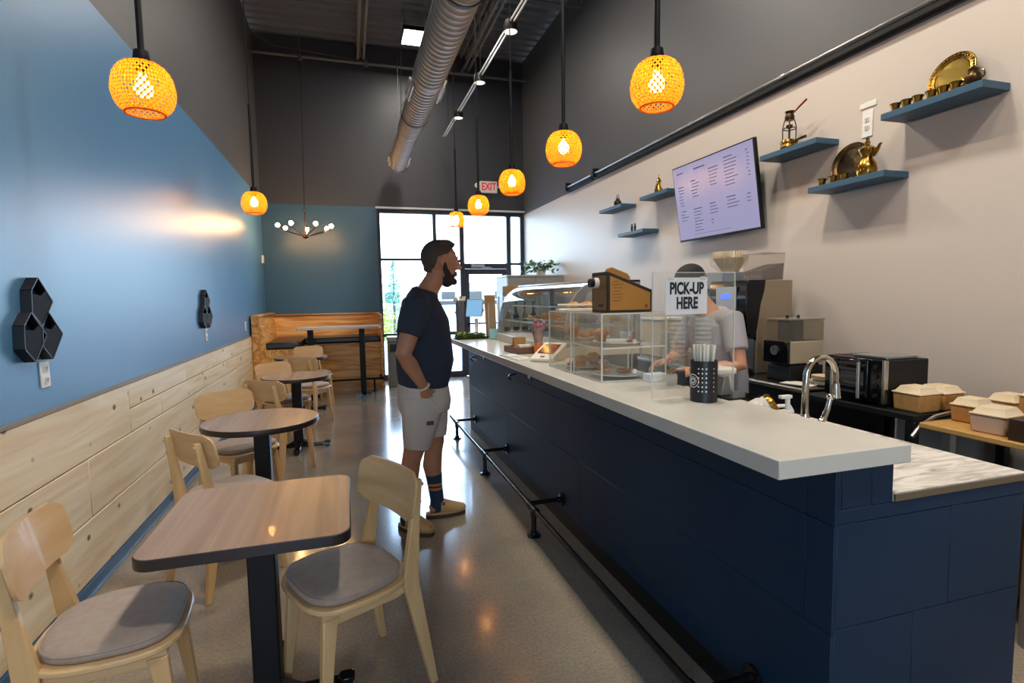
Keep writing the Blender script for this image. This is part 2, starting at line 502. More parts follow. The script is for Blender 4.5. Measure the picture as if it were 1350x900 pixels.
# ---------------------------------------------------------------- storefront: window_1 and door_1
M_alu = mat('storefront_aluminium', '#34343c', rough=0.35, metal=0.3)
win = put('window_1', None); win['kind'] = 'structure'
def member(a, c, parent=win, name='mullion'):
    obj(name, MB().span(a, c), M_alu, parent, bevel=0.003, seg=1)
Y0, Y1 = YB + 0.02, YB + 0.13
for x0, x1 in ((WX0, WX0 + 0.055), (1.535, 1.60), (2.03, 2.115), (2.94, 3.03), (3.215, WX1)):
    member((x0, Y0, 0), (x1, Y1, WZ))
bays = [(WX0 + 0.055, 1.535), (1.60, 2.03), (2.115, 2.94), (3.03, 3.215)]
for i, (x0, x1) in enumerate(bays):
    member((x0, Y0, WZ - 0.07), (x1, Y1, WZ), name='rail')
    zt = (2.175, 2.15, 2.03, 2.10)[i]
    th = 0.10 if i == 2 else 0.045
    member((x0, Y0, zt), (x1, Y1, zt + th), name='rail')
    cells = [(zt + th, WZ - 0.07)]
    if i != 2:
        member((x0, Y0, 0), (x1, Y1, 0.11), name='rail')
        member((x0, Y0, 0.80), (x1, Y1, 0.86), name='rail')
        cells += [(0.86, zt), (0.11, 0.80)]
    for z0, z1 in cells:
        obj('pane', MB().span((x0, YB + 0.07, z0), (x1, YB + 0.078, z1)), M_glass, win, smooth=False)
door = put('door_1', None); door['kind'] = 'structure'
dx0, dx1, dz1 = 2.120, 2.935, 2.025
for a, c, n in (((dx0, Y0 + 0.02, 0.01), (dx0 + 0.085, Y1 - 0.02, dz1), 'stile'), ((dx1 - 0.085, Y0 + 0.02, 0.01), (dx1, Y1 - 0.02, dz1), 'stile'),
                ((dx0 + 0.085, Y0 + 0.02, dz1 - 0.10), (dx1 - 0.085, Y1 - 0.02, dz1), 'rail'), ((dx0 + 0.085, Y0 + 0.02, 0.01), (dx1 - 0.085, Y1 - 0.02, 0.26), 'rail')):
    member(a, c, door, n)
obj('pane', MB().span((dx0 + 0.085, YB + 0.07, 0.26), (dx1 - 0.085, YB + 0.078, dz1 - 0.10)), M_glass, door, smooth=False)
b = MB().cyl((dx0 + 0.05, YB - 0.02, 1.0), (dx1 - 0.05, YB - 0.02, 1.0), 0.016).box((dx0 + 0.05, YB + 0.01, 1.0), (0.04, 0.07, 0.05)).box((dx1 - 0.05, YB + 0.01, 1.0), (0.04, 0.07, 0.05))
obj('push_bar', b, M_black, door)
b = MB().box((2.36, YB + 0.0, 2.075), (0.26, 0.06, 0.05)).cyl((2.44, YB - 0.02, 2.05), (2.62, YB - 0.01, 2.05), 0.009)
obj('door_closer', b, M_steel, door, bevel=0.004)

fill_win = put('added_fill_window', None); fill_win['kind'] = 'structure'          # unseen window, added behind the camera to brighten the man
obj('pane', MB().span((-1.15, YF - 0.09, 0.85), (0.35, YF - 0.08, 2.65)), M_glass, fill_win, smooth=False)
for x in (-1.12, -0.4, 0.32): member((x - 0.03, YF - 0.13, 0.85), (x + 0.03, YF - 0.04, 2.65), fill_win)
for z in (0.876, 2.624): member((-1.09, YF - 0.13, z - 0.025), (0.29, YF - 0.04, z + 0.025), fill_win, 'rail')
# ---------------------------------------------------------------- outside
obj('pavement', MB().span((-40, YB + 0.12, -0.16), (45, 90, -0.04)).span((-40, -60, -0.16), (45, YF - 0.16, -0.04)), mat('pale_asphalt', '#a8a8a6', rough=0.8, var='#b5b4b0', scale=0.5), kind='structure')  # pale grey, slightly mottled
def conifer(name, label, loc, h, r, leafcol):
    t = thing(name, label, 'tree', loc)
    obj('trunk', MB().cyl((0, 0, 0), (0, 0, h * 0.95), 0.09, 0.01, 8), mat('bark', '#5a4a3c', rough=0.9), t)
    rnd = random.Random(3)
    b = MB()
    for i in range(1500):
        u = rnd.random() ** 0.75
        z = h * (0.08 + 0.92 * u)
        rr = r * (1 - u) * (0.35 + 0.65 * rnd.random()) + 0.03
        a = rnd.random() * 2 * PI
        c = Vector((rr * math.cos(a), rr * math.sin(a), z))
        s = 0.16 * (1.15 - 0.6 * u)
        d = Vector((math.cos(a), math.sin(a), -0.35)).normalized() * s
        w = Vector((-math.sin(a), math.cos(a), 0.2 * rnd.uniform(-1, 1))) * s * 0.4
        b.add([c - d * 0.5, c + w * 0.6, c + d, c - w * 0.6], [(0, 1, 2), (0, 2, 3)])
    f = obj('foliage', b, mat(name + '_needles', leafcol, rough=0.8, var='#7fae95', scale=6), t, smooth=False)
    f['kind'] = 'stuff'
    return t
conifer('conifer_tree', 'pale green conifer outside the storefront window, behind the man', (1.92, 24.0, -0.05), 3.2, 0.95, '#5f9a80')
b = MB()
rnd = random.Random(5)
for i in range(600):
    p = Vector((rnd.gauss(0, 0.33), rnd.gauss(0, 0.3), abs(rnd.gauss(0.55, 0.4))))
    d = Vector((rnd.uniform(-1, 1), rnd.uniform(-1, 1), rnd.uniform(-1, 1))).normalized() * 0.09
    w = d.cross(Vector((0.3, 0.5, 0.8))).normalized() * 0.045
    b.add([p - d, p + w, p + d, p - w], [(0, 1, 2, 3)])
s_ = thing('garden_shrub', 'yellow-green shrub outside at the left foot of the conifer', 'shrub', (1.10, 20.6, -0.05))
obj('foliage', b, mat('shrub_leaves', '#b7b944', rough=0.8, var='#8fae4c', scale=5), s_, smooth=False)['kind'] = 'stuff'
obj('trunk', MB().cyl((0, 0, 0), (0, 0, 0.6), 0.03, 0.02, 6), M_kraft, s_)
g_ = thing('far_building', 'low pale building across the road, seen through the glass door', 'building', (16, 78, -0.05))
obj('wall', MB().span((-14, 0, 0), (14, 8, 3.4)), mat('far_wall', '#c8c6c0', rough=0.8), g_, smooth=False)
obj('roof', MB().span((-14.3, -0.3, 3.4), (14.3, 8.3, 3.8)), mat('far_roof', '#9aa0a4', rough=0.8), g_, smooth=False)
for k in range(6):
    obj('window', MB().span((-11 + k * 4, -0.05, 1.0), (-9 + k * 4, 0.02, 2.5)), M_blackgloss, g_, smooth=False)
b = MB(); b.prism([(-2.1, 0.25), (2.1, 0.25), (2.15, 0.75), (1.5, 0.85), (0.9, 1.4), (-1.0, 1.4), (-1.7, 0.85), (-2.15, 0.7)], -0.85, 0.85, 1)
for k, (cx, lab) in enumerate(((9.0, 'silver car parked across the road, left of the two beyond the glass door'), (13.6, 'silver car parked across the road, right of the two beyond the glass door'))):
    t = thing('parked_car', lab, 'car', (cx, 52, -0.05))
    obj('car_body', b, mat('car_paint', '#b9bcc0', rough=0.3, metal=0.4), t, bevel=0.06)
    obj('car_window', MB().span((-1.2, -0.87, 0.9), (1.1, 0.87, 1.3)), M_blackgloss, t, bevel=0.03)
    for wx in (-1.3, 1.3):
        obj('wheel', MB().cyl((wx, -0.9, 0.33), (wx, 0.9, 0.33), 0.33, seg=18), M_black, t)
# ================================================================ overhead: duct, pipes, lamps
du = thing('spiral_duct', 'long galvanised spiral air duct hanging from the dark ceiling deck', 'duct', (0.862, 9.3, 3.70))
M_duct = M_zinc
def duct_run(name, y0, y1, r):
    b = MB()
    n = int(abs(y1 - y0) / 0.085)
    prof = []
    for i in range(n + 1):
        y = y0 + (y1 - y0) * i / n
        prof += [(r, y - 0.030), (r, y + 0.022), (r + 0.006, y + 0.026), (r + 0.006, y + 0.034)]
    b.lathe(prof, seg=28, axis='Y')
    return obj(name, b, M_duct, du, angle=60)
duct_run('duct_section', -12.0, -3.75, 0.158)
duct_run('duct_section', -3.70, -2.0, 0.152)
duct_run('duct_section', -1.95, -0.05, 0.136)
obj('end_cap', MB().lathe([(0.138, -0.05), (0.138, 0.0), (0.10, 0.02), (0.0, 0.025)], seg=28, axis='Y'), M_duct, du)
obj('reducer', MB().lathe([(0.162, -3.78), (0.162, -3.72), (0.155, -3.66)], seg=28, axis='Y', cap=False), M_duct, du)
obj('reducer', MB().lathe([(0.156, -2.02), (0.156, -1.98), (0.139, -1.93)], seg=28, axis='Y', cap=False), M_duct, du)
for y in (-3.45, -0.35):
    for sx in (-1, 1):
        rr = 0.155 if y < -2 else 0.14
        b = MB().box((sx * (rr + 0.012), y, -0.05), (0.02, 0.42 if y < -2 else 0.3, 0.10), (0, sx * 0.35, 0))
        for k in range(4):
            b.box((sx * (rr + 0.024), y, -0.085 + k * 0.024), (0.006, 0.36 if y < -2 else 0.25, 0.006), (0, sx * 0.35, 0))
        obj('air_register', b, mat('register_grey', '#c4bdb2', rough=0.4), du, bevel=0.002, seg=1)
for y in (-8.5, -5.4, -2.6, -0.25):
    b = MB()
    for sx in (-1, 1) if y < -1 else ():
        b.cyl((sx * 0.17, y, 0.0), (sx * 0.10, y, 2.15), 0.004, seg=6)
    b.lathe([(0.172, y - 0.012), (0.178, y - 0.012), (0.178, y + 0.012), (0.172, y + 0.012)], seg=28, axis='Y', cap=False)
    obj('hanger', b, M_black, du)

# high bays
M_led = emis('led_panel_glow', '#fff6e6', 14)
for k, (p, lab) in enumerate(zip(HIGH_BAYS, ('square LED high bay lit white beside the end of the spiral duct', 'square LED high bay over the middle of the room', 'square LED high bay over the nearest tables', 'square LED high bay behind the camera'))):
    t = thing('high_bay_light', lab, 'ceiling light', p, group='square high bay lights')
    obj('housing', MB().box((0, 0, 0), (0.44, 0.50, 0.06)), M_black, t, bevel=0.006)
    obj('diffuser', MB().box((0, 0, -0.033), (0.40, 0.46, 0.012)), M_led, t)
    obj('cable', MB().cyl((0.18, 0, 0.03), (0.18, 0, 0.36), 0.004, seg=6).cyl((-0.18, 0, 0.03), (-0.18, 0, 0.36), 0.004, seg=6), M_black, t)

# sprinkler pipe along the far wall and its droppers
t = thing('sprinkler_pipe', 'dark grey sprinkler pipe running along the top of the far wall', 'pipe', (-1.336, 9.72, 5.45))
M_pipe = mat('pipe_paint_dark', '#55555a', rough=0.4)
obj('pipe', MB().cyl((0, 0, 0), (4.626, 0, -0.02), 0.028), M_pipe, t)
b = MB()
for x in (0.74, 1.78, 2.9):
    b.cyl((x, 0, -0.06), (x, 0, 0.02), 0.04, seg=10).cyl((x, 0, 0.02), (x, 0, 0.36), 0.008, seg=6)
obj('fitting', b, M_pipe, t)
obj('conduit', MB().tube([(0.05, 0.05, 0.30), (0.3, 0.03, 0.14), (1.5, 0.02, 0.05), (1.9, 0.02, 0.02)], 0.013, 6), M_pipe, t)
t = thing('wall_conduit', 'dark bent conduit on the upper right wall near the ceiling deck', 'pipe', (XR, 7.2, 5.5))
obj('pipe', MB().tube([(-0.9, 0.05, 0.0), (-0.05, 0.05, 0.0), (-0.03, 0.03, 0.02), (-0.03, -0.2, 0.35)], 0.018, 8), M_pipe, t)
t = thing('drop_cable', 'thin grey cable hanging beside the lit square high bay', 'cable', (0.95, 9.6, 5.75))
obj('cable', MB().cyl((0, 0, 0.12), (0, 0, -1.10), 0.004, seg=6), M_pipe, t)
obj('hook', MB().tube([(0.0 + 0.05 * math.sin(a), 0, -1.13 + 0.05 * math.cos(a)) for a in [i * PI / 6 for i in range(10)]], 0.005, 6), M_pipe, t)

# track with three round heads
TX, TZ = 1.66, 4.20
t = thing('track_light', 'pale twin-rail light track with round heads hanging right of the duct', 'track light', (TX, 9.25, TZ))
for dx in (-0.018, 0.018):
    obj('track_rail', MB().box((dx, -5.8, 0), (0.012, 11.6, 0.018)), mat('track_white', '#d2cec6', rough=0.35), t)
b = MB()
for y in (-0.4, -2.6, -5.0, -8.0):
    b.cyl((0, y, 0), (0, y, 1.65), 0.005, seg=6)
obj('suspension_wire', b, M_black, t)
for k, y in enumerate((8.05, 6.70, 5.37, 3.95, 2.65, 1.35, 0.05)):
    dy = y - 9.25
    h = obj('lamp_head', MB().lathe([(0.025, 0.09), (0.06, 0.07), (0.072, 0.02), (0.072, -0.03)], seg=18), M_black, t, (0, dy, -0.045))
    obj('lens', MB().lathe([(0.066, -0.032), (0.0, -0.034)], seg=18), emis('track_lens', '#fff0dc', 1.6), h)
    if y < 5.0:
        # lamps of the track heads that wash the white wall and its shelves
        lamp('track_lamp', 'SPOT', (TX, y, TZ - 0.10), 44, (1.0, 0.84, 0.68), (XR, y + 0.25, 1.9), spot_size=R(95), spot_blend=0.6, shadow_soft_size=0.035)

# woven pendants
M_cane = None
def cane():
    m, nt, b = base('woven_bamboo')
    N, L = nt.nodes, nt.links
    d = N.new('ShaderNodeBsdfDiffuse'); d.inputs[0].default_value = lin('#bf7d2c')
    tr = N.new('ShaderNodeBsdfTranslucent'); tr.inputs[0].default_value = lin('#eb9a30')
    mx = N.new('ShaderNodeMixShader'); mx.inputs[0].default_value = 0.55
    L.new(d.outputs[0], mx.inputs[1]); L.new(tr.outputs[0], mx.inputs[2]); L.new(mx.outputs[0], N['Material Output'].inputs[0])
    return m
M_cane = cane()
def shade_profile(u):
    pts = [(0.035, 0.110), (0.080, 0.098), (0.112, 0.055), (0.125, 0.000), (0.122, -0.045), (0.105, -0.085), (0.078, -0.110)]
    x = u * (len(pts) - 1)
    i = min(int(x), len(pts) - 2)
    t = x - i
    p0, p1, p2, p3 = pts[max(i - 1, 0)], pts[i], pts[i + 1], pts[min(i + 2, len(pts) - 1)]
    return tuple(0.5 * (2 * b + (c - a) * t + (2 * a - 5 * b + 4 * c - d) * t * t + (3 * b - a - 3 * c + d) * t ** 3) for a, b, c, d in zip(p0, p1, p2, p3))
def shade_mesh():
    b = MB()
    n, st = 30, 14
    for sgn in (-1, 1):
        for k in range(n):
            vs = []
            for i in range(st + 1):
                u = i / st
                r, z = shade_profile(u)
                r += 0.0015 * sgn * (1 if (i + k) % 2 else -1)
                a = 2 * PI * k / n + sgn * u * 1.9
                hw = 0.0052 / max(r, 0.03)
                for s in (-1, 1):
                    vs.append((r * math.cos(a + s * hw), r * math.sin(a + s * hw), z))
            b.add(vs, [(2 * i, 2 * i + 1, 2 * i + 3, 2 * i + 2) for i in range(st)])
    for r, z in (shade_profile(1.0), shade_profile(0.0)):
        b.tube([((r) * math.cos(2 * PI * i / 24), r * math.sin(2 * PI * i / 24), z) for i in range(24)], 0.005, 6, closed=True)
    return b
M_bulb = emis('bulb_glow', '#ffc069', 80)
pen = thing('pendant_lamp', 'woven bamboo pendant lamp over the nearest table on the wainscot side', 'pendant lamp', (-0.84, 2.87, 2.44), group='woven bamboo pendants')
obj('shade', shade_mesh(), M_cane, pen, smooth=True, angle=80)
obj('bulb', MB().lathe([(0.014, 0.06), (0.018, 0.045), (0.033, 0.02), (0.038, -0.005), (0.030, -0.03), (0.0, -0.042)], seg=16), M_bulb, pen)
obj('socket', MB().lathe([(0.012, 0.165), (0.030, 0.160), (0.036, 0.118), (0.030, 0.10), (0.020, 0.062)], seg=16), M_black, pen)
obj('rod', MB().cyl((0, 0, 0.16), (0, 0, 1.0), 0.014, seg=10), M_black, pen)
obj('cord', MB().cyl((0, 0, 1.0), (0, 0, 3.42), 0.005, seg=6), M_black, pen)
pens = [pen]
for loc, lab in (((-0.90, 6.28, 2.51), 'woven bamboo pendant lamp in the far corner beside the chandelier'),
                 ((1.46, 2.36, 2.49), 'largest woven bamboo pendant over the bar, in front of the white wall'),
                 ((1.48, 3.58, 2.51), 'woven bamboo pendant over the bar, second from the camera'),
                 ((1.52, 4.95, 2.56), 'woven bamboo pendant over the bar just right of the EXIT sign'),
                 ((1.51, 6.27, 2.565), 'woven bamboo pendant over the bar just below the EXIT sign'),
                 ((1.555, 7.85, 2.62), 'smallest woven bamboo pendant, hanging in front of the storefront window')):
    pens.append(copy_tree(pen, None, lab, None, loc))

# chandelier
ch = thing('chandelier', 'dark seven-armed chandelier with lit globe bulbs over the corner booth', 'chandelier', (-0.575, 8.8, 2.44))
M_iron = mat('bronzed_iron', '#4a3626', rough=0.4, metal=0.7)
obj('hub', MB().lathe([(0.0, -0.03), (0.02, -0.02), (0.055, 0.0), (0.05, 0.015), (0.02, 0.03), (0.012, 0.05)], seg=16), M_iron, ch)
obj('stem', MB().cyl((0, 0, 0.03), (0, 0, 0.36), 0.010, seg=10), M_iron, ch)
obj('hanging_ring', MB().tube([(0.03 * math.sin(2 * PI * i / 14), 0, 0.39 + 0.03 * math.cos(2 * PI * i / 14)) for i in range(14)], 0.004, 6, closed=True), M_iron, ch)
obj('cord', MB().tube([(0, 0, 0.42), (0.0, 0.3, 1.6), (-0.02, 0.88, 2.92)], 0.004, 6), M_black, ch)
M_globe = emis('globe_bulb_glow', '#ffc27a', 230)
for k in range(7):
    a = R(90 + 360 / 7 * k)
    ca, sa = math.cos(a), math.sin(a)
    obj('arm', MB().tube([(0.03 * ca, 0.03 * sa, 0.01), (0.2 * ca, 0.2 * sa, 0.06), (0.37 * ca, 0.37 * sa, 0.11), (0.385 * ca, 0.385 * sa, 0.125)], [0.008, 0.007, 0.007, 0.012], 8), M_iron, ch)
    obj('bulb', MB().ball((0.385 * ca, 0.385 * sa, 0.158), 0.030), M_globe, ch)

# EXIT sign
ex = thing('exit_sign', 'white EXIT sign with red letters and two emergency lamp heads', 'exit sign', (2.585, YB, 3.53))
obj('housing', MB().box((0, -0.04, 0), (0.33, 0.07, 0.21)), M_whitep, ex, bevel=0.008)
text('lettering', 'EXIT', 0.19, mat('exit_red', '#c8242c', rough=0.5, emit='#d02028', es=0.5), ex, (0, -0.078, 0), (R(90), 0, 0), 0.001, 0.004, sx=0.72)
for sx in (-1, 1):
    obj('lamp_head', MB().lathe([(0.02, 0.0), (0.045, -0.05), (0.045, -0.06), (0, -0.062)], (sx * 0.225, -0.03, 0.02), 14, 'Y').cyl((sx * 0.16, -0.03, 0.0), (sx * 0.225, -0.03, 0.02), 0.012, seg=8), M_whitep, ex)
# ================================================================ left wall pieces
def planter(name, label, yc, s):
    """three open kite-shaped pockets, open towards the room; local x runs along the wall (+Y), z up"""
    t = thing(name, label, 'wall planter', (XL, yc, 1.40), R(90))
    # cell outline (along wall, up) measured on the picture
    cell = [(0.0, 0.105), (0.122 * s, 0.005), (0.004, -0.100), (-0.075 * s, -0.043), (-0.066 * s, 0.052)]
    pocket = [(-0.068 * s, 0.040), (0.020 * s, 0.030), (0.072 * s, 0.058), (0.122 * s, 0.005), (0.004, -0.100), (-0.075 * s, -0.043)]
    for cx, cz in ((-0.035 * s, 0.090), (-0.125 * s, -0.060), (0.040 * s, -0.062)):
        b = MB()
        th = 0.006
        n = len(cell)
        for i in range(n):
            p, q = Vector((cell[i][0], 0, cell[i][1])), Vector((cell[(i + 1) % n][0], 0, cell[(i + 1) % n][1]))
            d = (q - p); nn = Vector((-d.z, 0, d.x)).normalized() * th
            vs = [v + Vector((0, y, 0)) for y in (-0.042, 0) for v in (p, q, q + nn, p + nn)]
            b.add(vs, [(0, 1, 2, 3), (7, 6, 5, 4), (0, 4, 5, 1), (1, 5, 6, 2), (2, 6, 7, 3), (3, 7, 4, 0)])
        f = obj('frame', b, mat('planter_black', '#13161e', rough=0.45), t, (cx, 0, cz), smooth=False)
        obj('pocket_panel', MB().prism(pocket, -0.040, -0.035, 1), mat('planter_panel', '#0e1116', rough=0.7, spec=0.2), f, smooth=False)
    return t
# local x = +Y after the quarter turn, local y = -X: the pieces stick out towards +X
planter('wall_planter', 'larger black three-pocket wall planter on the blue wall, near the first table', 2.905, 0.86)
planter('wall_planter', 'smaller-looking black three-pocket wall planter further along the blue wall', 5.84, 1.0)

def outlet(label, loc, rz, cat='outlet', name='wall_outlet', w=0.075, h=0.12, holes=True):
    t = thing(name, label, cat, loc, rz)
    obj('cover_plate', MB().box((0, -0.004, 0), (w, 0.008, h)), M_whitep, t, bevel=0.003)
    if holes:
        for dz in (-0.026, 0.026):
            b = MB().rbox((0, -0.010, dz), (0.034, 0.005, 0.030), 0.010, 1)
            s = obj('socket', b, mat('socket_white', '#d2d0c8', rough=0.4), t)
            obj('slot', MB().box((-0.007, -0.0127, dz + 0.003), (0.003, 0.002, 0.010)).box((0.007, -0.0127, dz + 0.003), (0.003, 0.002, 0.010)).cyl((0, -0.0122, dz - 0.008), (0, -0.0137, dz - 0.008), 0.003, seg=8), M_black, s)
    return t
outlet('white outlet below the larger wall planter', (XL, 2.945, 1.165), R(90))
outlet('white outlet below the smaller-looking wall planter', (XL, 5.88, 1.165), R(90))
outlet('white outlet on the blue wall just before the booth end panel', (XL, 7.98, 1.15), R(90))
outlet('double white outlet on the white wall between the brass shelves', (XR, 2.785, 2.57), R(-90), w=0.075, h=0.17)
outlet('small white switch plate above the double outlet on the white wall', (XR, 2.785, 2.69), R(-90), 'switch plate', 'switch_plate', 0.115, 0.035, False)
tm = thing('thermostat', 'small cream wall thermostat in the far corner above the booth', 'thermostat', (XL, 9.80, 2.17), R(90))
obj('case', MB().box((0, -0.015, 0), (0.09, 0.03, 0.13)), M_cream, tm, bevel=0.006)

# ================================================================ corner booth
bo = thing('corner_booth', 'L-shaped plywood corner booth with black seat pads under the chandelier', 'booth', (XL, YB, 0))
def bp(name, a, c, m, par=bo, **k): return obj(name, MB().span([p - q for p, q in zip(a, (XL, YB, 0))], [p - q for p, q in zip(c, (XL, YB, 0))]), m, par, **k)
M_fir_p = M_fir
bp('back_base', (-0.70, 9.14, 0.06), (0.515, 9.90, 0.785), M_fir, bevel=0.002)
bp('side_base', (-1.30, 8.33, 0.06), (-0.74, 9.90, 0.785), M_fir_y, bevel=0.002)
bp('kick_board', (-1.28, 8.36, 0), (-0.77, 9.9, 0.06), M_black)
bp('kick_board', (-0.70, 9.17, 0), (0.50, 9.9, 0.06), M_fir)
bp('end_panel', (XL + 0.022, 8.295, 0.0), (XL + 0.12, 8.33, 1.27), M_fir_y, bevel=0.002)
bp('end_panel', (0.49, 9.10, 0.0), (0.528, 9.96, 1.235), M_fir_y, bevel=0.002)
# sloping backrests
b = MB(); b.prism([(-1.336 + 0.03 - XL, 0.78), (XL + 0.20 - XL, 0.78), (XL + 0.115 - XL, 1.265), (XL + 0.03 - XL, 1.265)], 8.33 - YB, -0.02, 1)
obj('side_backrest', b, M_fir_y, bo, bevel=0.002)
b = MB(); b.prism([(-0.02, 0.78), (-0.22, 0.78), (-0.10, 1.235), (-0.02, 1.235)], 0.10, 1.84, 0)
obj('back_backrest', b, M_fir, bo, bevel=0.002)
bp('top_rail', (XL + 0.02, 8.30, 1.265), (XL + 0.14, 9.95, 1.285), M_fir_y, bevel=0.002)
bp('top_rail', (-1.22, 9.84, 1.235), (0.528, 9.95, 1.255), M_fir, bevel=0.002)
obj('seat_pad', MB().span((XL + 0.19 - XL, 8.345 - YB, 0.79), (-0.70 - XL, -0.22, 0.885)), M_vinyl, bo, bevel=0.025, seg=3)
obj('seat_pad', MB().span((-0.695 - XL, 9.12 - YB, 0.79), (0.485 - XL, -0.20, 0.885)), M_vinyl, bo, bevel=0.025, seg=3)
b = MB().cyl((0.05, 8.98 - YB, 0.20), (1.86, 8.98 - YB, 0.20), 0.018)
for x in (0.7, 1.70): b.cyl((x, 8.98 - YB, 0.2), (x, 8.98 - YB, 0.0), 0.016).cyl((x, 8.98 - YB, 0), (x, 8.98 - YB, 0.012), 0.045)
b.cyl((1.84, 8.98 - YB, 0.2), (1.84, 9.14 - YB, 0.2), 0.018).lathe([(0.055, -0.012), (0.055, 0.0), (0.02, 0.01)], (1.84, 9.14 - YB, 0.2), 14, 'Y').ball((1.85, 8.98 - YB, 0.2), 0.032)
obj('foot_rail', b, M_black, bo)

# ================================================================ tables
def table_base(t, h, hw=0.046, arm=0.29, rot=0):
    obj('column', MB().box((0, 0, h / 2 + 0.012), (2 * hw, 2 * hw, h - 0.046)), M_black, t, bevel=0.006)
    b = MB()
    for k in range(4):
        a = R(90 * k + rot)
        b.M = Matrix.Rotation(a, 4, 'Z')
        b.prism([(0.0, 0.045), (arm, 0.045), (arm, 0.02), (arm - 0.02, 0.012), (0.0, 0.012)], -0.026, 0.026, 1)
        b.prism([(0.03, 0.045), (0.12, 0.045), (0.03, 0.095)], -0.022, 0.022, 1)
        b.cyl((arm - 0.018, 0, 0), (arm - 0.018, 0, 0.02), 0.020, seg=12)
        b.rbox((arm - 0.02, 0, 0.048), (0.06, 0.056, 0.02), 0.02)
    obj('base', b, M_blackgloss, t, bevel=0.003)
    b = MB()
    for k in range(4):
        b.M = Matrix.Rotation(R(90 * k + rot), 4, 'Z')
        b.box((hw + 0.07, 0, h - 0.020), (0.14, 0.05, 0.016))
    obj('top_bracket', b, M_black, t)
def dining_table(label, x, y, round_, size, rot=0, base_rot=0):
    t = thing('cafe_table', label, 'table', (x, y, 0), rot, group='cafe tables along the wainscot')
    h = 0.715
    if round_:
        obj('tabletop', MB().lathe([(0, 0), (size / 2, 0), (size / 2, 0.023), (0, 0.023)], (0, 0, h), 48), [M_table], t, bevel=0.002)
        obj('edge_band', MB().lathe([(size / 2 - 0.02, -0.011), (size / 2 + 0.001, -0.011), (size / 2 + 0.004, -0.006), (size / 2 + 0.004, 0.010), (size / 2 + 0.003, 0.0215), (size / 2 - 0.001, 0.0235)], (0, 0, h), 48, cap=False), M_edge, t)
    else:
        obj('tabletop', MB().rbox((0, 0, h + 0.0125), (size, size, 0.025), 0.055, 2, 8), [M_table], t)
        obj('edge_band', MB().rbox((0, 0, h + 0.0055), (size + 0.008, size + 0.008, 0.035), 0.059, 2, 8), M_edge, t, bevel=0.003)
    table_base(t, h, rot=base_rot)
    return t
dining_table('square oak-topped cafe table with a black column, nearest the camera', -0.330, 2.055, False, 0.612)
dining_table('round oak-topped cafe table just behind the square one', -0.555, 3.69, True, 0.68)
dining_table('round oak-topped cafe table in the middle of the row, second round one', -0.525, 5.73, True, 0.64)
dining_table('pale-looking round cafe table furthest down the row by the booth', -0.63, 7.68, True, 0.66)
t = thing('bar_table', 'tall narrow light-topped table on two black columns in front of the booth', 'table', (-0.145, 8.68, 0))
obj('tabletop', MB().rbox((0, 0, 1.065), (1.19, 0.60, 0.028), 0.04), [wood('pale_laminate', '#c9b79f', '#d8c8b2', axis=0, scale=12, along=0.05, rough=0.25)], t)
obj('edge_band', MB().rbox((0, 0, 1.063), (1.196, 0.606, 0.026), 0.043), mat('pale_edge', '#cfc8bc', rough=0.4), t)
for dx in (-0.42, 0.33):
    obj('column', MB().box((dx, 0, 0.53), (0.085, 0.085, 1.02)), M_black, t, bevel=0.006)
    b = MB()
    for k in range(4):
        b.M = Matrix.Translation((dx, 0, 0)) @ Matrix.Rotation(R(90 * k), 4, 'Z')
        ln = 0.11 if k % 2 == 0 else 0.25
        b.prism([(0, 0.055), (ln, 0.04), (ln, 0.0), (0, 0.0)], -0.03, 0.03, 1)
        b.box((0.08, 0, 1.04), (0.14, 0.05, 0.016))
    obj('base', b, M_blackgloss, t, bevel=0.003)

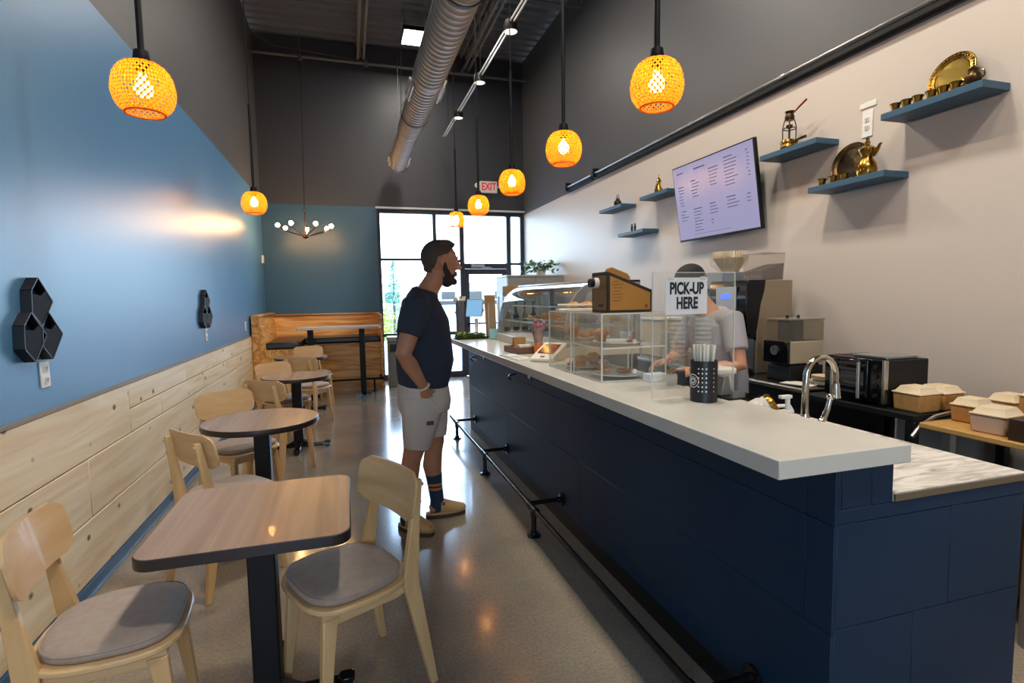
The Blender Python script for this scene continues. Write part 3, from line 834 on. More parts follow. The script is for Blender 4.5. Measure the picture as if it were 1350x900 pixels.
# ================================================================ chairs (local +X is where the sitter looks)
def make_chair(label):
    t = thing('cafe_chair', label, 'chair', (0, 0, 0), group='birch cafe chairs')
    # seat outline: rounder in front, straighter behind
    poly = []
    n = 40
    for k in range(n):
        a = 2 * PI * k / n
        c, s = math.cos(a), math.sin(a)
        e = 2 / 3.4
        x = math.copysign(abs(c) ** e, c) * 0.208
        y = math.copysign(abs(s) ** e, s) * (0.214 if c > 0 else 0.214 - 0.03 * abs(c))
        poly.append((x, y))
    obj('seat', MB().prism(poly, 0.426, 0.446), M_birch, t, bevel=0.005, seg=2)
    # soft pad with a seam
    b = MB()
    rows = [(0.84, 0.447), (0.90, 0.452), (0.915, 0.463), (0.90, 0.474), (0.84, 0.482), (0.60, 0.487), (0.3, 0.488)]
    vs, fs = [], []
    for s, z in rows:
        vs += [(px * s * 0.97 + 0.008, py * s, z) for px, py in poly]
    for i in range(len(rows) - 1):
        fs += [(i * n + k, i * n + (k + 1) % n, (i + 1) * n + (k + 1) % n, (i + 1) * n + k) for k in range(n)]
    fs += [tuple(range(n))[::-1], tuple(range((len(rows) - 1) * n, len(rows) * n))]
    b.add(vs, fs)
    c = obj('seat_pad', b, M_fabric, t, angle=80)
    obj('piping', MB().tube([(px * 0.905 * 0.97 + 0.008, py * 0.905, 0.4735) for px, py in poly], 0.0035, 5, closed=True), M_fabric, c)
    # rear legs: splayed foot, knee at the seat, upright leaning back
    for s in (-1, 1):
        side = [(-0.262, 0.0), (-0.232, 0.0), (-0.142, 0.405), (-0.140, 0.44), (-0.178, 0.60), (-0.216, 0.795), (-0.246, 0.795), (-0.222, 0.62), (-0.205, 0.44), (-0.206, 0.405)]
        b = MB()
        b.prism(side, -0.013, 0.013, 1)
        # small outward lean towards the foot
        b.v = [Vector((p.x, p.y + s * (0.168 + 0.028 * (0.44 - p.z) / 0.44), p.z)) for p in b.v]
        obj('leg', b, M_birch_z, t, bevel=0.004)
        f = MB()
        zz = [(0.170, 0.0), (0.196, 0.0), (0.166, 0.40), (0.108, 0.40), (0.118, 0.36)]
        f.prism(zz, -0.015, 0.015, 1)
        f.v = [Vector((p.x, p.y + s * (0.150 + 0.022 * (0.44 - p.z) / 0.44), p.z)) for p in f.v]
        obj('leg', f, M_birch_z, t, bevel=0.004)
    b = MB()
    for s in (-1, 1):
        b.prism([(-0.16, 0.426), (0.165, 0.426), (0.165, 0.395), (0.12, 0.372), (-0.12, 0.372), (-0.16, 0.385)], -0.011, 0.011, 1, (0, s * 0.150, 0))
    b.box((0.145, 0, 0.400), (0.022, 0.30, 0.05)).box((-0.160, 0, 0.405), (0.022, 0.32, 0.05))
    obj('apron', b, M_birch, t, bevel=0.003)
    # bent plywood backrest, corners rounded, bowed backwards
    b = MB()
    nu, nv = 18, 8
    W, Hh = 0.432, 0.176
    vs = []
    for side in (0, 1):
        for j in range(nv + 1):
            for i in range(nu + 1):
                u, v = i / nu * 2 - 1, j / nv * 2 - 1
                rr = 0.055
                y, z = u * W / 2, v * Hh / 2
                lim = W / 2
                dz = abs(z) - (Hh / 2 - rr)
                if dz > 0: lim = W / 2 - rr + math.sqrt(max(rr * rr - dz * dz, 0))
                y = u * lim
                x = -0.198 - 0.20 * (z) - 0.030 * (1 - (y / (W / 2)) ** 2) + (0.0 if side else 0.0115)
                vs.append((x + 0.018, y, 0.742 + z))
    m_ = (nu + 1) * (nv + 1)
    fs = []
    for j in range(nv):
        for i in range(nu):
            a = j * (nu + 1) + i
            fs += [(a, a + 1, a + nu + 2, a + nu + 1), (m_ + a, m_ + a + nu + 1, m_ + a + nu + 2, m_ + a + 1)]
    rim = [i for i in range(nu)] + [j * (nu + 1) + nu for j in range(nv)] + [nv * (nu + 1) + i for i in range(nu, 0, -1)] + [j * (nu + 1) for j in range(nv, 0, -1)]
    for i in range(len(rim)):
        p, q = rim[i], rim[(i + 1) % len(rim)]
        fs.append((p, q, q + m_, p + m_))
    b.add(vs, fs)
    obj('backrest', b, M_birch_b, t, angle=50)
    for s in (-1, 1):
        for z in (0.71, 0.775):
            x = -0.222 - 0.19 * (z - 0.742) - 0.018
            obj('bolt', MB().cyl((x + 0.002, s * 0.151, z), (x - 0.005, s * 0.151, z - 0.001), 0.009, 0.007, 10), M_birch, t)
    return t
M_birch_b = wood('birch_backrest', '#c99f6e', '#d8b485', axis=1, scale=14, rough=0.38, along=0.1, coat=0.15)
CH = [  # x, y, heading of the sitter, label
    (-0.045, 2.060, 206, 'birch chair with grey seat pad at the right of the square table'),
    (-0.755, 1.965, 6, 'birch chair left of the square table, against the wainscot and cut by the frame'),
    (-0.650, 3.177, 40, 'birch chair seen from behind, between the square table and first round table'),
    (-0.765, 4.190, -48, 'birch chair facing the camera just beyond the first round table'),
    (-0.590, 4.990, 54, 'birch chair seen from behind, tucked at the second round table'),
    (-0.660, 6.040, -46, 'birch chair facing the camera just beyond the second round table'),
    (-0.475, 6.880, 62, 'birch chair seen from behind, tucked at the furthest round table'),
    (-0.490, 8.060, -62, 'birch chair facing the camera beyond the furthest round table'),
]
c0 = None
for x, y, a, lab in CH:
    if c0 is None:
        c0 = make_chair(lab); c0.location = (x, y, 0); c0.rotation_euler = (0, 0, R(a))
    else:
        copy_tree(c0, None, lab, None, (x, y, 0), R(a))
# ================================================================ the bar
BX, BY, BZ = 1.282, 1.143, 1.05
BYE = 5.95
bar = thing('bar_counter', 'long navy bar counter with boarded front and stepped end panel', 'counter', (BX, BY, 0))
def W(b): return b
def bl(p): return (p[0] - BX, p[1] - BY, p[2])
def bpart(name, a, c, m, **k): return obj(name, MB().span(bl(a), bl(c)), m, bar, **k)
bpart('bar_core', (BX + 0.012, BY + 0.012, 0.0), (1.495, BYE, 0.997), M_gapdark, smooth=False)
bpart('low_core', (1.495, BY + 0.012, 0.0), (2.055, 2.9, 0.868), M_gapdark, smooth=False)
g = 0.0010
for (z0, z1), cuts in zip(((0.10, 0.50), (0.50, 0.822), (0.822, 0.997)), ([BY, 2.9, 4.4, BYE], [BY, 1.24, 3.3, 4.9, BYE], [BY, 1.24, 3.75, BYE])):
    for y0, y1 in zip(cuts, cuts[1:]):
        bpart('plank', (BX, y0 + g * (y0 > BY), z0 + g), (BX + 0.012, y1 - g, z1 - g), M_navy, bevel=0.001, seg=1)
bpart('kick_board', (BX + 0.004, BY, 0), (BX + 0.012, BYE, 0.10), M_black)
for z0, z1, cuts in ((0.0, 0.515, [BX + 0.0121, 1.60, 2.062]), (0.515, 0.825, [BX + 0.0121, 1.74, 2.062]), (0.825, 0.868, [BX + 0.0121, 2.062])):
    for x0, x1 in zip(cuts, cuts[1:]):
        bpart('plank', (x0 + g * (x0 > BX + 0.02), BY, z0 + g), (x1 - g, BY + 0.012, z1 - g), M_navy, bevel=0.001, seg=1)
for x0, x1 in ((BX + 0.0121, 1.305), (1.305, 1.415), (1.415, 1.496)):
    bpart('plank', (x0 + g * (x0 > BX + 0.02), BY, 0.868 + g), (x1 - g, BY + 0.012, 0.997), M_navy, bevel=0.001, seg=1)
bpart('end_post', (2.048, BY + 0.012, 0.0), (2.062, 2.9, 0.868), M_navy)
# recessed outlet boxes and a bag hook under the overhang
for y in (3.83, 5.25):
    f = bpart('recessed_box', (BX - 0.004, y - 0.075, 0.865), (BX + 0.001, y + 0.075, 0.955), M_black)
    obj('recessed_outlet', MB().span(bl((BX - 0.008, y - 0.055, 0.872)), bl((BX - 0.003, y - 0.005, 0.915))), M_whitep, f)
for y in (4.15, 5.55):
    obj('bag_hook', MB().tube([bl((BX, y, 0.86)), bl((BX - 0.05, y, 0.855)), bl((BX - 0.065, y, 0.835)), bl((BX - 0.05, y - 0.02, 0.82))], 0.008, 6), M_blackgloss, bar)

bt = thing('bar_countertop', 'thick white laminate bar top overhanging the navy counter', 'countertop', (1.045, 1.10, 0.997))
obj('slab', MB().span((0, 0, 0.001), (0.458, BYE - 1.05, 0.053)), M_slab, bt, bevel=0.003)
M_marble = None
def marble():
    m, nt, b = base('white_marble')
    N, L = nt.nodes, nt.links
    b.inputs['Roughness'].default_value = 0.16
    tc = N.new('ShaderNodeTexCoord'); mp = N.new('ShaderNodeMapping'); nz = N.new('ShaderNodeTexNoise'); rp = N.new('ShaderNodeValToRGB')
    mp.inputs['Rotation'].default_value = (0, 0, R(35)); mp.inputs['Scale'].default_value = (1.0, 5.5, 1)
    nz.inputs['Scale'].default_value = 4.5; nz.inputs['Detail'].default_value = 8; nz.inputs['Roughness'].default_value = 0.62; nz.inputs['Distortion'].default_value = 0.9
    L.new(tc.outputs['Object'], mp.inputs[0]); L.new(mp.outputs[0], nz.inputs['Vector']); L.new(nz.outputs[0], rp.inputs[0])
    e = rp.color_ramp.elements
    e[0].position, e[0].color = 0.34, lin('#a39b92')
    e[1].position, e[1].color = 0.56, lin('#e4dfd6')
    L.new(rp.outputs[0], b.inputs['Base Color'])
    return m
wc = thing('work_counter', 'low marble-look work counter behind the bar with a brown edge strip', 'countertop', (1.497, BY, 0.87))
obj('slab', MB().span((0.0, -0.002, 0.0), (0.566, 1.757, 0.025)), marble(), wc, smooth=False)
obj('edge_strip', MB().span((0.0, -0.008, 0.002), (0.570, -0.0025, 0.022)), mat('strip_brown', '#6d5c48', rough=0.5), wc)
wk = thing('work_bench', 'dark work bench continuing behind the bar below the display case', 'counter', (1.497, 2.905, 0))
obj('body', MB().span((0.002, 0, 0), (0.56, 3.0, 0.868)), M_black, wk, smooth=False)
obj('slab', MB().span((0.002, 0, 0.869), (0.566, 3.0, 0.895)), bpy.data.materials['white_marble'], wk, smooth=False)

# foot rail of black pipe
fr = thing('foot_rail', 'black iron pipe foot rail along the bar front', 'foot rail', (1.05, 1.35, 0))
obj('pipe', MB().cyl((0, -0.15, 0.17), (0, 4.55, 0.17), 0.0165, seg=14), mat('iron_pipe', '#2a2a2c', rough=0.25, metal=0.8), fr)
for y in (1.34, 3.07, 4.32, 5.54):
    dy = y - 1.35
    M_ip = bpy.data.materials['iron_pipe']
    obj('post', MB().cyl((0, dy, 0.012), (0, dy, 0.155), 0.0165, seg=12).lathe([(0.043, 0.0), (0.043, 0.010), (0.024, 0.014), (0.022, 0.03)], (0, dy, 0), 18), M_ip, fr)
    obj('tee', MB().cyl((0, dy - 0.045, 0.17), (0, dy + 0.045, 0.17), 0.0215, seg=14).cyl((0, dy - 0.05, 0.17), (0, dy - 0.04, 0.17), 0.024, seg=14).cyl((0, dy + 0.04, 0.17), (0, dy + 0.05, 0.17), 0.024, seg=14).cyl((0, dy, 0.17), (0, dy, 0.12), 0.021, seg=12), M_ip, fr)
    obj('wall_arm', MB().cyl((0.0, dy + 0.10, 0.17), (0.22, dy + 0.10, 0.17), 0.0145, seg=12).cyl((0, dy + 0.06, 0.17), (0, dy + 0.14, 0.17), 0.021, seg=14).lathe([(0.020, 0.195), (0.022, 0.215), (0.042, 0.219), (0.042, 0.231)], (0, dy + 0.10, 0.17), 16, 'X'), M_ip, fr)
# ================================================================ things standing on the bar (far end first)
T = 1.0505
def leaf_mass(n, box, size, seed, up=0.3, cols=None):
    b = MB()
    r = random.Random(seed)
    for i in range(n):
        p = Vector((r.uniform(-1, 1) * box[0], r.uniform(-1, 1) * box[1], r.random() * box[2] + 0.004))
        a = r.random() * 2 * PI
        d = Vector((math.cos(a), math.sin(a), r.uniform(-0.1, 1) * up * 2)).normalized() * size * r.uniform(0.7, 1.2)
        w = d.cross(Vector((0, 0, 1))).normalized() * size * 0.35
        b.add([p, p + d * 0.5 + w, p + d, p + d * 0.5 - w], [(0, 1, 2, 3)])
    return b
t = thing('boxwood_mat', 'bushy green boxwood mat at the far end of the bar top', 'plant', (1.23, 5.60, T))
obj('backing', MB().span((-0.17, -0.13, 0), (0.17, 0.13, 0.006)), mat('mat_backing', '#3b4a26', rough=0.9), t)
f = obj('foliage', leaf_mass(1100, (0.155, 0.11, 0.05), 0.038, 2), mat('boxwood_green', '#5d7a2c', rough=0.6, var='#8a9a3c', scale=30), t, smooth=False); f['kind'] = 'stuff'

t = thing('vase', 'tall grey vase with dried white stems behind the boxwood mat', 'vase', (1.19, 5.93, T))
obj('body', MB().lathe([(0.036, 0), (0.044, 0.02), (0.048, 0.26), (0.046, 0.38), (0.040, 0.40), (0.040, 0.3)], seg=20), mat('vase_grey', '#5d5b62', rough=0.5), t)
b = MB(); r = random.Random(4)
for i in range(16):
    a, l = r.random() * 6.28, r.uniform(0.10, 0.24)
    b.tube([(0.015 * math.cos(a), 0.015 * math.sin(a), 0.3), (0.03 * math.cos(a), 0.03 * math.sin(a), 0.4), (0.07 * math.cos(a), 0.05 * math.sin(a), 0.36 + l * 0.4)], [0.003, 0.005, 0.012], 5)
obj('dried_stems', b, mat('dried_white', '#d9d2c6', rough=0.9), t)

t = thing('order_terminal', 'counter terminal with pale blue screen near the far end of the bar', 'terminal', (1.345, 5.87, T), R(-38))
obj('stand', MB().cyl((0, 0.04, 0.0), (0, 0.04, 0.20), 0.02).lathe([(0.07, 0), (0.07, 0.012), (0.02, 0.02)], (0, 0.04, 0)), M_whitep, t)
s = obj('screen_housing', MB().box((0, 0, 0.32), (0.20, 0.022, 0.20), (R(-14), 0, 0)), M_grey, t, bevel=0.006)
obj('screen', MB().box((0, -0.0125, 0.317), (0.185, 0.003, 0.185), (R(-14), 0, 0)), emis('terminal_glow', '#8fc4f0', 0.9), s)
t = thing('menu_board', 'tan kraft board leaning upright right of the blue terminal', 'sign', (1.470, 5.66, T), R(-30))
obj('board', MB().box((0, 0, 0.23), (0.12, 0.012, 0.46), (R(8), 0, 0)), mat('tan_board', '#a9825a', rough=0.7), t, bevel=0.003)
obj('foot', MB().box((0, 0.02, 0.008), (0.10, 0.10, 0.016)), M_black, t)
t = thing('leaflet_holder', 'clear acrylic leaflet holder standing before the tan board', 'holder', (1.435, 5.38, T), R(-20))
obj('back_sheet', MB().box((0, 0.0, 0.19), (0.11, 0.004, 0.38), (R(6), 0, 0)), M_acry, t, smooth=False)
obj('edge', MB().box((-0.055, 0.0, 0.19), (0.005, 0.006, 0.38), (R(6), 0, 0)).box((0.055, 0.0, 0.19), (0.005, 0.006, 0.38), (R(6), 0, 0)), M_acred, t, smooth=False)
obj('front_pocket', MB().box((0, -0.03, 0.05), (0.11, 0.003, 0.10)).box((0, -0.015, 0.003), (0.11, 0.05, 0.005)), M_acry, t, smooth=False)
obj('leaflet', MB().box((0, -0.014, 0.06), (0.09, 0.004, 0.10)), mat('leaflet_teal', '#8ccbd0', rough=0.6), t)
t = thing('bottle_rack', 'wire rack of syrup bottles under brown boxes left of the display case', 'rack', (1.80, 5.62, 0.8955))
b = MB()
for x in (-0.22, 0.22):
    for y in (-0.09, 0.09): b.cyl((x, y, 0), (x, y, 0.60), 0.007, seg=8)
for z in (0.22, 0.60):
    b.box((0, 0, z), (0.46, 0.20, 0.010))
obj('frame', b, M_steel, t)
rackbx = [(-0.08, 0.11, 'brown carton on the bottle rack, left of the two', 0.20, 0.10), (0.13, 0.05, 'brown carton on the bottle rack, right of the two', 0.18, 0.06)]
for dx, hh, lab, ww, h in rackbx:
    k = thing('carton', lab, 'box', (1.80 + dx, 5.62, 0.8955 + 0.6055), 0, 'cartons on the rack')
    obj('body', MB().box((0, 0, h / 2), (ww, 0.15, h)), M_kraft, k, bevel=0.003)
    obj('tape', MB().box((0, 0, h), (ww * 0.99, 0.03, 0.002)), mat('tape_tan', '#9c7748', rough=0.4), k)
bot = None
bcols = ['first', 'second', 'third', 'fourth']
M_syr = [mat('syrup_amber', '#8a6a3c', rough=0.15), mat('syrup_dark', '#2b211c', rough=0.15)]
for k in range(4):
    x = 1.645 + k * 0.10
    bb = thing('syrup_bottle', 'pump syrup bottle in the wire rack, %s from the left' % bcols[k], 'bottle', (x, 5.62, 0.8955 + 0.2255), 0, 'syrup bottles in the rack')
    obj('body', MB().lathe([(0.032, 0), (0.036, 0.01), (0.036, 0.16), (0.014, 0.205), (0.014, 0.235), (0.0, 0.236)], seg=16), M_syr[k % 2], bb)
    obj('label', MB().lathe([(0.0368, 0.04), (0.0368, 0.13)], seg=16, cap=False), mat('label_buff', '#c9b48d', rough=0.6), bb)
    obj('pump', MB().lathe([(0.017, 0.236), (0.017, 0.255), (0.006, 0.26), (0.006, 0.31), (0.0, 0.311)], seg=12).tube([(0, 0, 0.305), (0, -0.03, 0.308), (0, -0.055, 0.295)], 0.006, 6), M_black, bb)

# pastry display case with bowed glass
PX, PY0, PY1 = 1.43, 3.52, 5.28
dc = thing('display_case', 'refrigerated pastry display case with bowed glass front on the bar', 'display case', (PX, PY0, T))
L_ = PY1 - PY0
obj('base', MB().span((0.0, 0, 0), (0.62, L_, 0.075)), mat('case_base_cream', '#c9beb0', rough=0.35), dc, bevel=0.008)
obj('base_riser', MB().span((0.075, 0.02, -0.152), (0.61, L_ - 0.02, 0.0)), M_black, dc)
arc = [(0.015, 0.075), (0.025, 0.20), (0.045, 0.30), (0.075, 0.39), (0.12, 0.455), (0.18, 0.505), (0.25, 0.53)]
def strip(pts, y0, y1, off=0.0):
    b = MB()
    vs = []
    for x, z in pts: vs += [(x + off, y0, z), (x + off, y1, z)]
    b.add(vs, [(2 * i, 2 * i + 1, 2 * i + 3, 2 * i + 2) for i in range(len(pts) - 1)])
    return b
obj('front_glass', strip(arc, 0.02, L_ - 0.02), M_caseg, dc, angle=80)
obj('top_panel', MB().span((0.24, 0, 0.525), (0.62, L_, 0.545)), M_steel, dc, bevel=0.004)
obj('top_rim', MB().cyl((0.25, 0, 0.535), (0.25, L_, 0.535), 0.011), mat('rim_bright', '#e4e6e6', rough=0.2), dc)
obj('back_panel', MB().span((0.60, 0, 0.075), (0.62, L_, 0.53)), M_glass, dc, smooth=False)
inner = [(x + 0.055, z - 0.03 if z > 0.3 else z) for x, z in arc]
for y in (0.0, L_ - 0.022):
    b = MB()
    full = arc + [(0.62, 0.545), (0.62, 0.075)]
    inn = [(x + 0.06 if z < 0.5 else x + 0.02, max(z - 0.05, 0.085) if z > 0.3 else max(z, 0.085)) for x, z in arc] + [(0.58, 0.485), (0.58, 0.10)]
    n = len(full)
    vs = [(x, y + dy, z) for dy in (0, 0.022) for x, z in full + inn]
    fs = []
    for i in range(n):
        j = (i + 1) % n
        fs += [(i, j, n + j, n + i), (2 * n + i, 3 * n + i, 3 * n + j, 2 * n + j), (i, 2 * n + i, 2 * n + j, j), (n + i, n + j, 3 * n + j, 3 * n + i)]
    b.add(vs, fs)
    f = obj('end_frame', b, mat('case_grey', '#8e8f8e', rough=0.35), dc, smooth=False)
    obj('end_glass', MB().prism(inn, y + 0.009, y + 0.013, 1), M_caseg, f, smooth=False)
for z, d in ((0.20, 0.10), (0.345, 0.16)):
    obj('shelf', MB().span((d, 0.03, z), (0.59, L_ - 0.03, z + 0.006)), M_glass, dc, smooth=False)
    obj('shelf_edge', MB().span((d - 0.004, 0.03, z - 0.004), (d + 0.002, L_ - 0.03, z + 0.010)), M_acred, dc, smooth=False)
obj('case_lamp', MB().span((0.26, 0.05, 0.505), (0.29, L_ - 0.05, 0.523)), emis('case_tube_glow', '#eef6ff', 5.0), dc)
M_bake = mat('baked_golden', '#b9773a', rough=0.7, var='#d79a55', scale=25)
M_bake2 = mat('baked_brown', '#a8684c', rough=0.75, var='#c08468', scale=25)
M_pink = mat('iced_pink', '#c27a86', rough=0.5)
M_plate = mat('white_china', '#e4e1da', rough=0.15)
def pastry(kind):
    b = MB()
    if kind == 0:      # crescent roll
        pts, rs = [], []
        for i in range(13):
            a = R(-100 + 200 * i / 12)
            pts.append((0.030 * math.cos(a), 0.040 * math.sin(a), 0.0205))
            rs.append(0.005 + 0.0135 * math.sin(PI * i / 12) + (0.0015 if i % 2 else 0))
        b.tube(pts, rs, 9)
    elif kind == 1:    # cookie
        b.lathe([(0.0, 0), (0.036, 0.0), (0.040, 0.008), (0.034, 0.016), (0.0, 0.019)], seg=14)
        r = random.Random(2)
        for i in range(7):
            a, q = r.random() * 6.28, r.random() * 0.028
            b.ball((q * math.cos(a), q * math.sin(a), 0.017), 0.005, 6, 4)
    else:              # muffin
        b.lathe([(0.0, 0), (0.024, 0.0), (0.031, 0.035), (0.040, 0.040), (0.038, 0.055), (0.022, 0.070), (0.0, 0.073)], seg=14)
    return b
pm = {0: pastry(0).mesh('crescent_roll', M_bake), 1: pastry(1).mesh('cookie', M_bake2), 2: pastry(2).mesh('muffin', M_bake)}
pmk = pastry(1).mesh('iced_cookie', M_pink)
def put_pastry(kind, loc, rz, label, group):
    n = ('crescent_roll', 'cookie', 'muffin')[kind]
    return props(put(n, pm[kind], None, loc, (0, 0, rz)), label, 'pastry', group)
def plate(loc, r, label, square=False, m=None):
    t = thing('plate', label, 'plate', loc)
    obj('dish', MB().lathe([(0, 0), (r * 0.6, 0.0), (r, 0.012), (r, 0.016), (r * 0.6, 0.005), (0, 0.005)], seg=28), m or M_plate, t)
    return t
for k, y in enumerate((3.85, 4.25, 4.65, 5.02)):
    plate((1.78, y, T + 0.2065), 0.12, 'white pastry plate on the lower case shelf, %s from the near end' % bcols[k])
    for j in range(3):
        put_pastry(0 if k % 2 else 2, (1.78 + 0.047 * math.cos(j * 2.094 + PI), y + 0.047 * math.sin(j * 2.094 + PI), T + 0.2130), j * 2.094 + PI, '%s on the %s plate of the display case, %s' % ('crescent roll' if k % 2 else 'muffin', bcols[k], ('nearest the glass', 'towards the camera', 'towards the window')[j]), 'pastries in the display case')

# wooden tray with card stack, card reader, clear plaque, wrapped posy
t = thing('wooden_tray', 'small dark wooden tray with a card block, on the bar before the display case', 'tray', (1.275, 4.00, T), R(4))
obj('body', MB().span((-0.085, -0.14, 0), (0.085, 0.14, 0.005)).span((-0.085, -0.14, 0.005), (-0.075, 0.14, 0.05)).span((0.075, -0.14, 0.005), (0.085, 0.14, 0.05)).span((-0.075, -0.14, 0.005), (0.075, -0.13, 0.05)).span((-0.075, 0.13, 0.005), (0.075, 0.14, 0.05)), mat('walnut_tray', '#6d4a34', rough=0.45), t, bevel=0.002, seg=1)
props(obj('card_stack', MB().box((0, 0, 0.055), (0.10, 0.035, 0.11)), M_kraft, None, (1.285, 4.06, T + 0.006), (0, 0, R(4)), bevel=0.002), 'upright kraft card block in the wooden tray', 'card stack')
props(obj('sweetener_packets', MB().box((0, -0.02, 0.03), (0.10, 0.05, 0.06)).box((0.0, 0.012, 0.027), (0.10, 0.008, 0.054)), mat('packet_white', '#e8e2d6', rough=0.6), None, (1.285, 3.95, T + 0.006), (0, 0, R(4)), bevel=0.002), 'white packets in the near half of the wooden tray', 'packets')
t = thing('posy', 'small wrapped posy in an orange jar behind the wooden tray', 'vase', (1.365, 3.83, T))
obj('jar', MB().lathe([(0.030, 0), (0.036, 0.006), (0.036, 0.07), (0.030, 0.085), (0.028, 0.085), (0.028, 0.02)], seg=16), mat('jar_orange', '#c8743a', rough=0.2), t)
b = MB()
for k in range(9):
    a0, a1 = 2 * PI * k / 9, 2 * PI * (k + 1) / 9
    z = 0.19 + 0.03 * (k % 2)
    b.add([(0.024 * math.cos(a0), 0.024 * math.sin(a0), 0.06), (0.024 * math.cos(a1), 0.024 * math.sin(a1), 0.06), (0.055 * math.cos(a1), 0.055 * math.sin(a1), 0.21), (0.05 * math.cos(a0), 0.05 * math.sin(a0), z)], [(0, 1, 2, 3)])
obj('wrapping', b, mat('wrap_paper', '#b49a86', rough=0.8, var='#8d6f74', scale=20), t, smooth=False)
r = random.Random(8)
b = MB()
for k in range(8):
    b.ball((r.uniform(-.035, .035), r.uniform(-.035, .035), 0.20 + r.random() * 0.05), 0.018, 8, 5)
obj('blossom', b, mat('dried_blossom', '#a06a70', rough=0.9), t)
t = thing('card_reader', 'cream wedge-shaped card reader with dark screen on the bar', 'card reader', (1.285, 3.41, T), R(-48))
obj('body', MB().prism([(-0.11, 0.0), (0.08, 0.0), (0.12, 0.05), (0.12, 0.115), (-0.115, 0.02)], -0.085, 0.085, 0), M_cream, t, (0, 0, 0), bevel=0.008)
ang = math.atan2(0.095, 0.235)
obj('screen', MB().box((0, 0.02, 0.0785), (0.12, 0.13, 0.003), (ang, 0, 0)), M_blackgloss, t)
obj('button', MB().box((0.0, -0.085, 0.036), (0.03, 0.012, 0.005), (ang, 0, 0)), mat('reader_red', '#a94c48', rough=0.5), t)
t = thing('clear_plaque', 'clear acrylic plaque with two pale cards lying on the bar edge', 'plaque', (1.135, 3.66, T), R(4))
obj('sheet', MB().box((0, 0, 0.004), (0.12, 0.38, 0.006)), M_acred, t, smooth=False)
obj('card', MB().box((0.0, 0.08, 0.0085), (0.07, 0.10, 0.001)), mat('card_mint', '#d5f0ea', rough=0.4), t)
obj('card', MB().box((0.02, -0.11, 0.0085), (0.05, 0.06, 0.001)), mat('card_pale', '#cdeaea', rough=0.4), t)

# acrylic display boxes
def acrylic_box(label, x0, y0, w, d, h):
    t = thing('acrylic_display_box', label, 'display box', (x0, y0, T))
    th = 0.005
    for a, c in (((0, 0, 0), (w, th, h)), ((0, d - th, 0), (w, d, h)), ((0, th, 0), (th, d - th, h)), ((w - th, th, 0), (w, d - th, h)), ((0, 0, h), (w, d, h + th)), ((th, th, 0), (w - th, d - th, th))):
        obj('pane', MB().span(a, c), M_acry, t, smooth=False)
    obj('shelf', MB().span((th, th, h * 0.5), (w - th, d - th, h * 0.5 + th)), M_acry, t, smooth=False)
    b = MB()
    e = 0.0035
    for x in (0, w):
        for y in (0, d): b.span((x - e, y - e, 0), (x + e, y + e, h))
    for z in (0.004, h * 0.5, h):
        for y in (0, d): b.span((0, y - e, z - e), (w, y + e, z + e))
        for x in (0, w): b.span((x - e, 0, z - e), (x + e, d, z + e))
    obj('polished_edge', b, M_acred, t, smooth=False)
    b = MB().cyl((w * 0.5, -0.006, h * 0.5 + 0.03), (w * 0.5, 0.0, h * 0.5 + 0.03), 0.012, seg=12).cyl((w * 0.5, -0.006, 0.05), (w * 0.5, 0.0, 0.05), 0.012, seg=12)
    obj('knob', b, M_acred, t)
    return t
acrylic_box('clear acrylic pastry box carrying the brown coffee carrier', 1.185, 2.40, 0.36, 0.345, 0.34)
acrylic_box('clear acrylic pastry box next to the card reader, croissant tray on top', 1.185, 2.785, 0.36, 0.335, 0.34)
k = 0
for (x0, y0, nm) in ((1.185, 2.40, 'near'), (1.185, 2.785, 'far')):
    for z, lv in ((0.006, 'lower'), (0.176, 'upper')):
        plate((x0 + 0.18, y0 + 0.17, T + z), 0.135, 'round plate on the %s level of the %s acrylic box' % (lv, nm), m=M_plate)
        spots = [(-0.070, -0.060), (0.060, -0.060), (-0.065, 0.065), (0.065, 0.060)]
        spot_names = ['front left', 'front right', 'rear left', 'rear right']
        if nm == 'near': spots, spot_names = (spots[2:4], spot_names[2:4]) if lv == 'lower' else (spots[1:3], spot_names[1:3])
        for i, (dx, dy) in enumerate(spots):
            put_pastry((0, 1, 2)[(i + k) % 3], (x0 + 0.18 + dx, y0 + 0.17 + dy, T + z + 0.008), i * 1.1, '%s on the %s plate of the %s acrylic box, at its %s' % (('crescent roll', 'cookie', 'muffin')[(i + k) % 3], lv, nm, spot_names[i]), 'pastries in the acrylic boxes')
        k += 1
t = thing('napkin_pack', 'pale folded napkins lying before the lower plate of the near acrylic box', 'napkins', (1.46, 2.36, T), R(10))
obj('stack', MB().box((0, 0, 0.02), (0.11, 0.06, 0.04)), mat('napkin_pale', '#dfe3e6', rough=0.8), t, bevel=0.004)
t = thing('serving_tray', 'clear glass tray of croissants on top of the far acrylic box', 'tray', (1.345, 2.95, T + 0.3455))
obj('dish', MB().rbox((0, 0, 0.006), (0.30, 0.22, 0.010), 0.04), M_acred, t)
obj('rim', MB().tube([(0.15 * math.cos(a) * 1.06, 0.11 * math.sin(a) * 1.06, 0.035) for a in [2 * PI * i / 28 for i in range(28)]], 0.006, 6, closed=True), M_acred, t)
for i, (dx, dy) in enumerate(((-0.10, -0.02), (-0.015, -0.025), (0.07, -0.02))):
    put_pastry(0, (1.345 + dx, 2.95 + dy, T + 0.3455 + 0.0135), 0.1 * i, '%s croissant on the glass tray above the far acrylic box' % ('left', 'middle', 'right')[i], 'croissants on the glass tray')

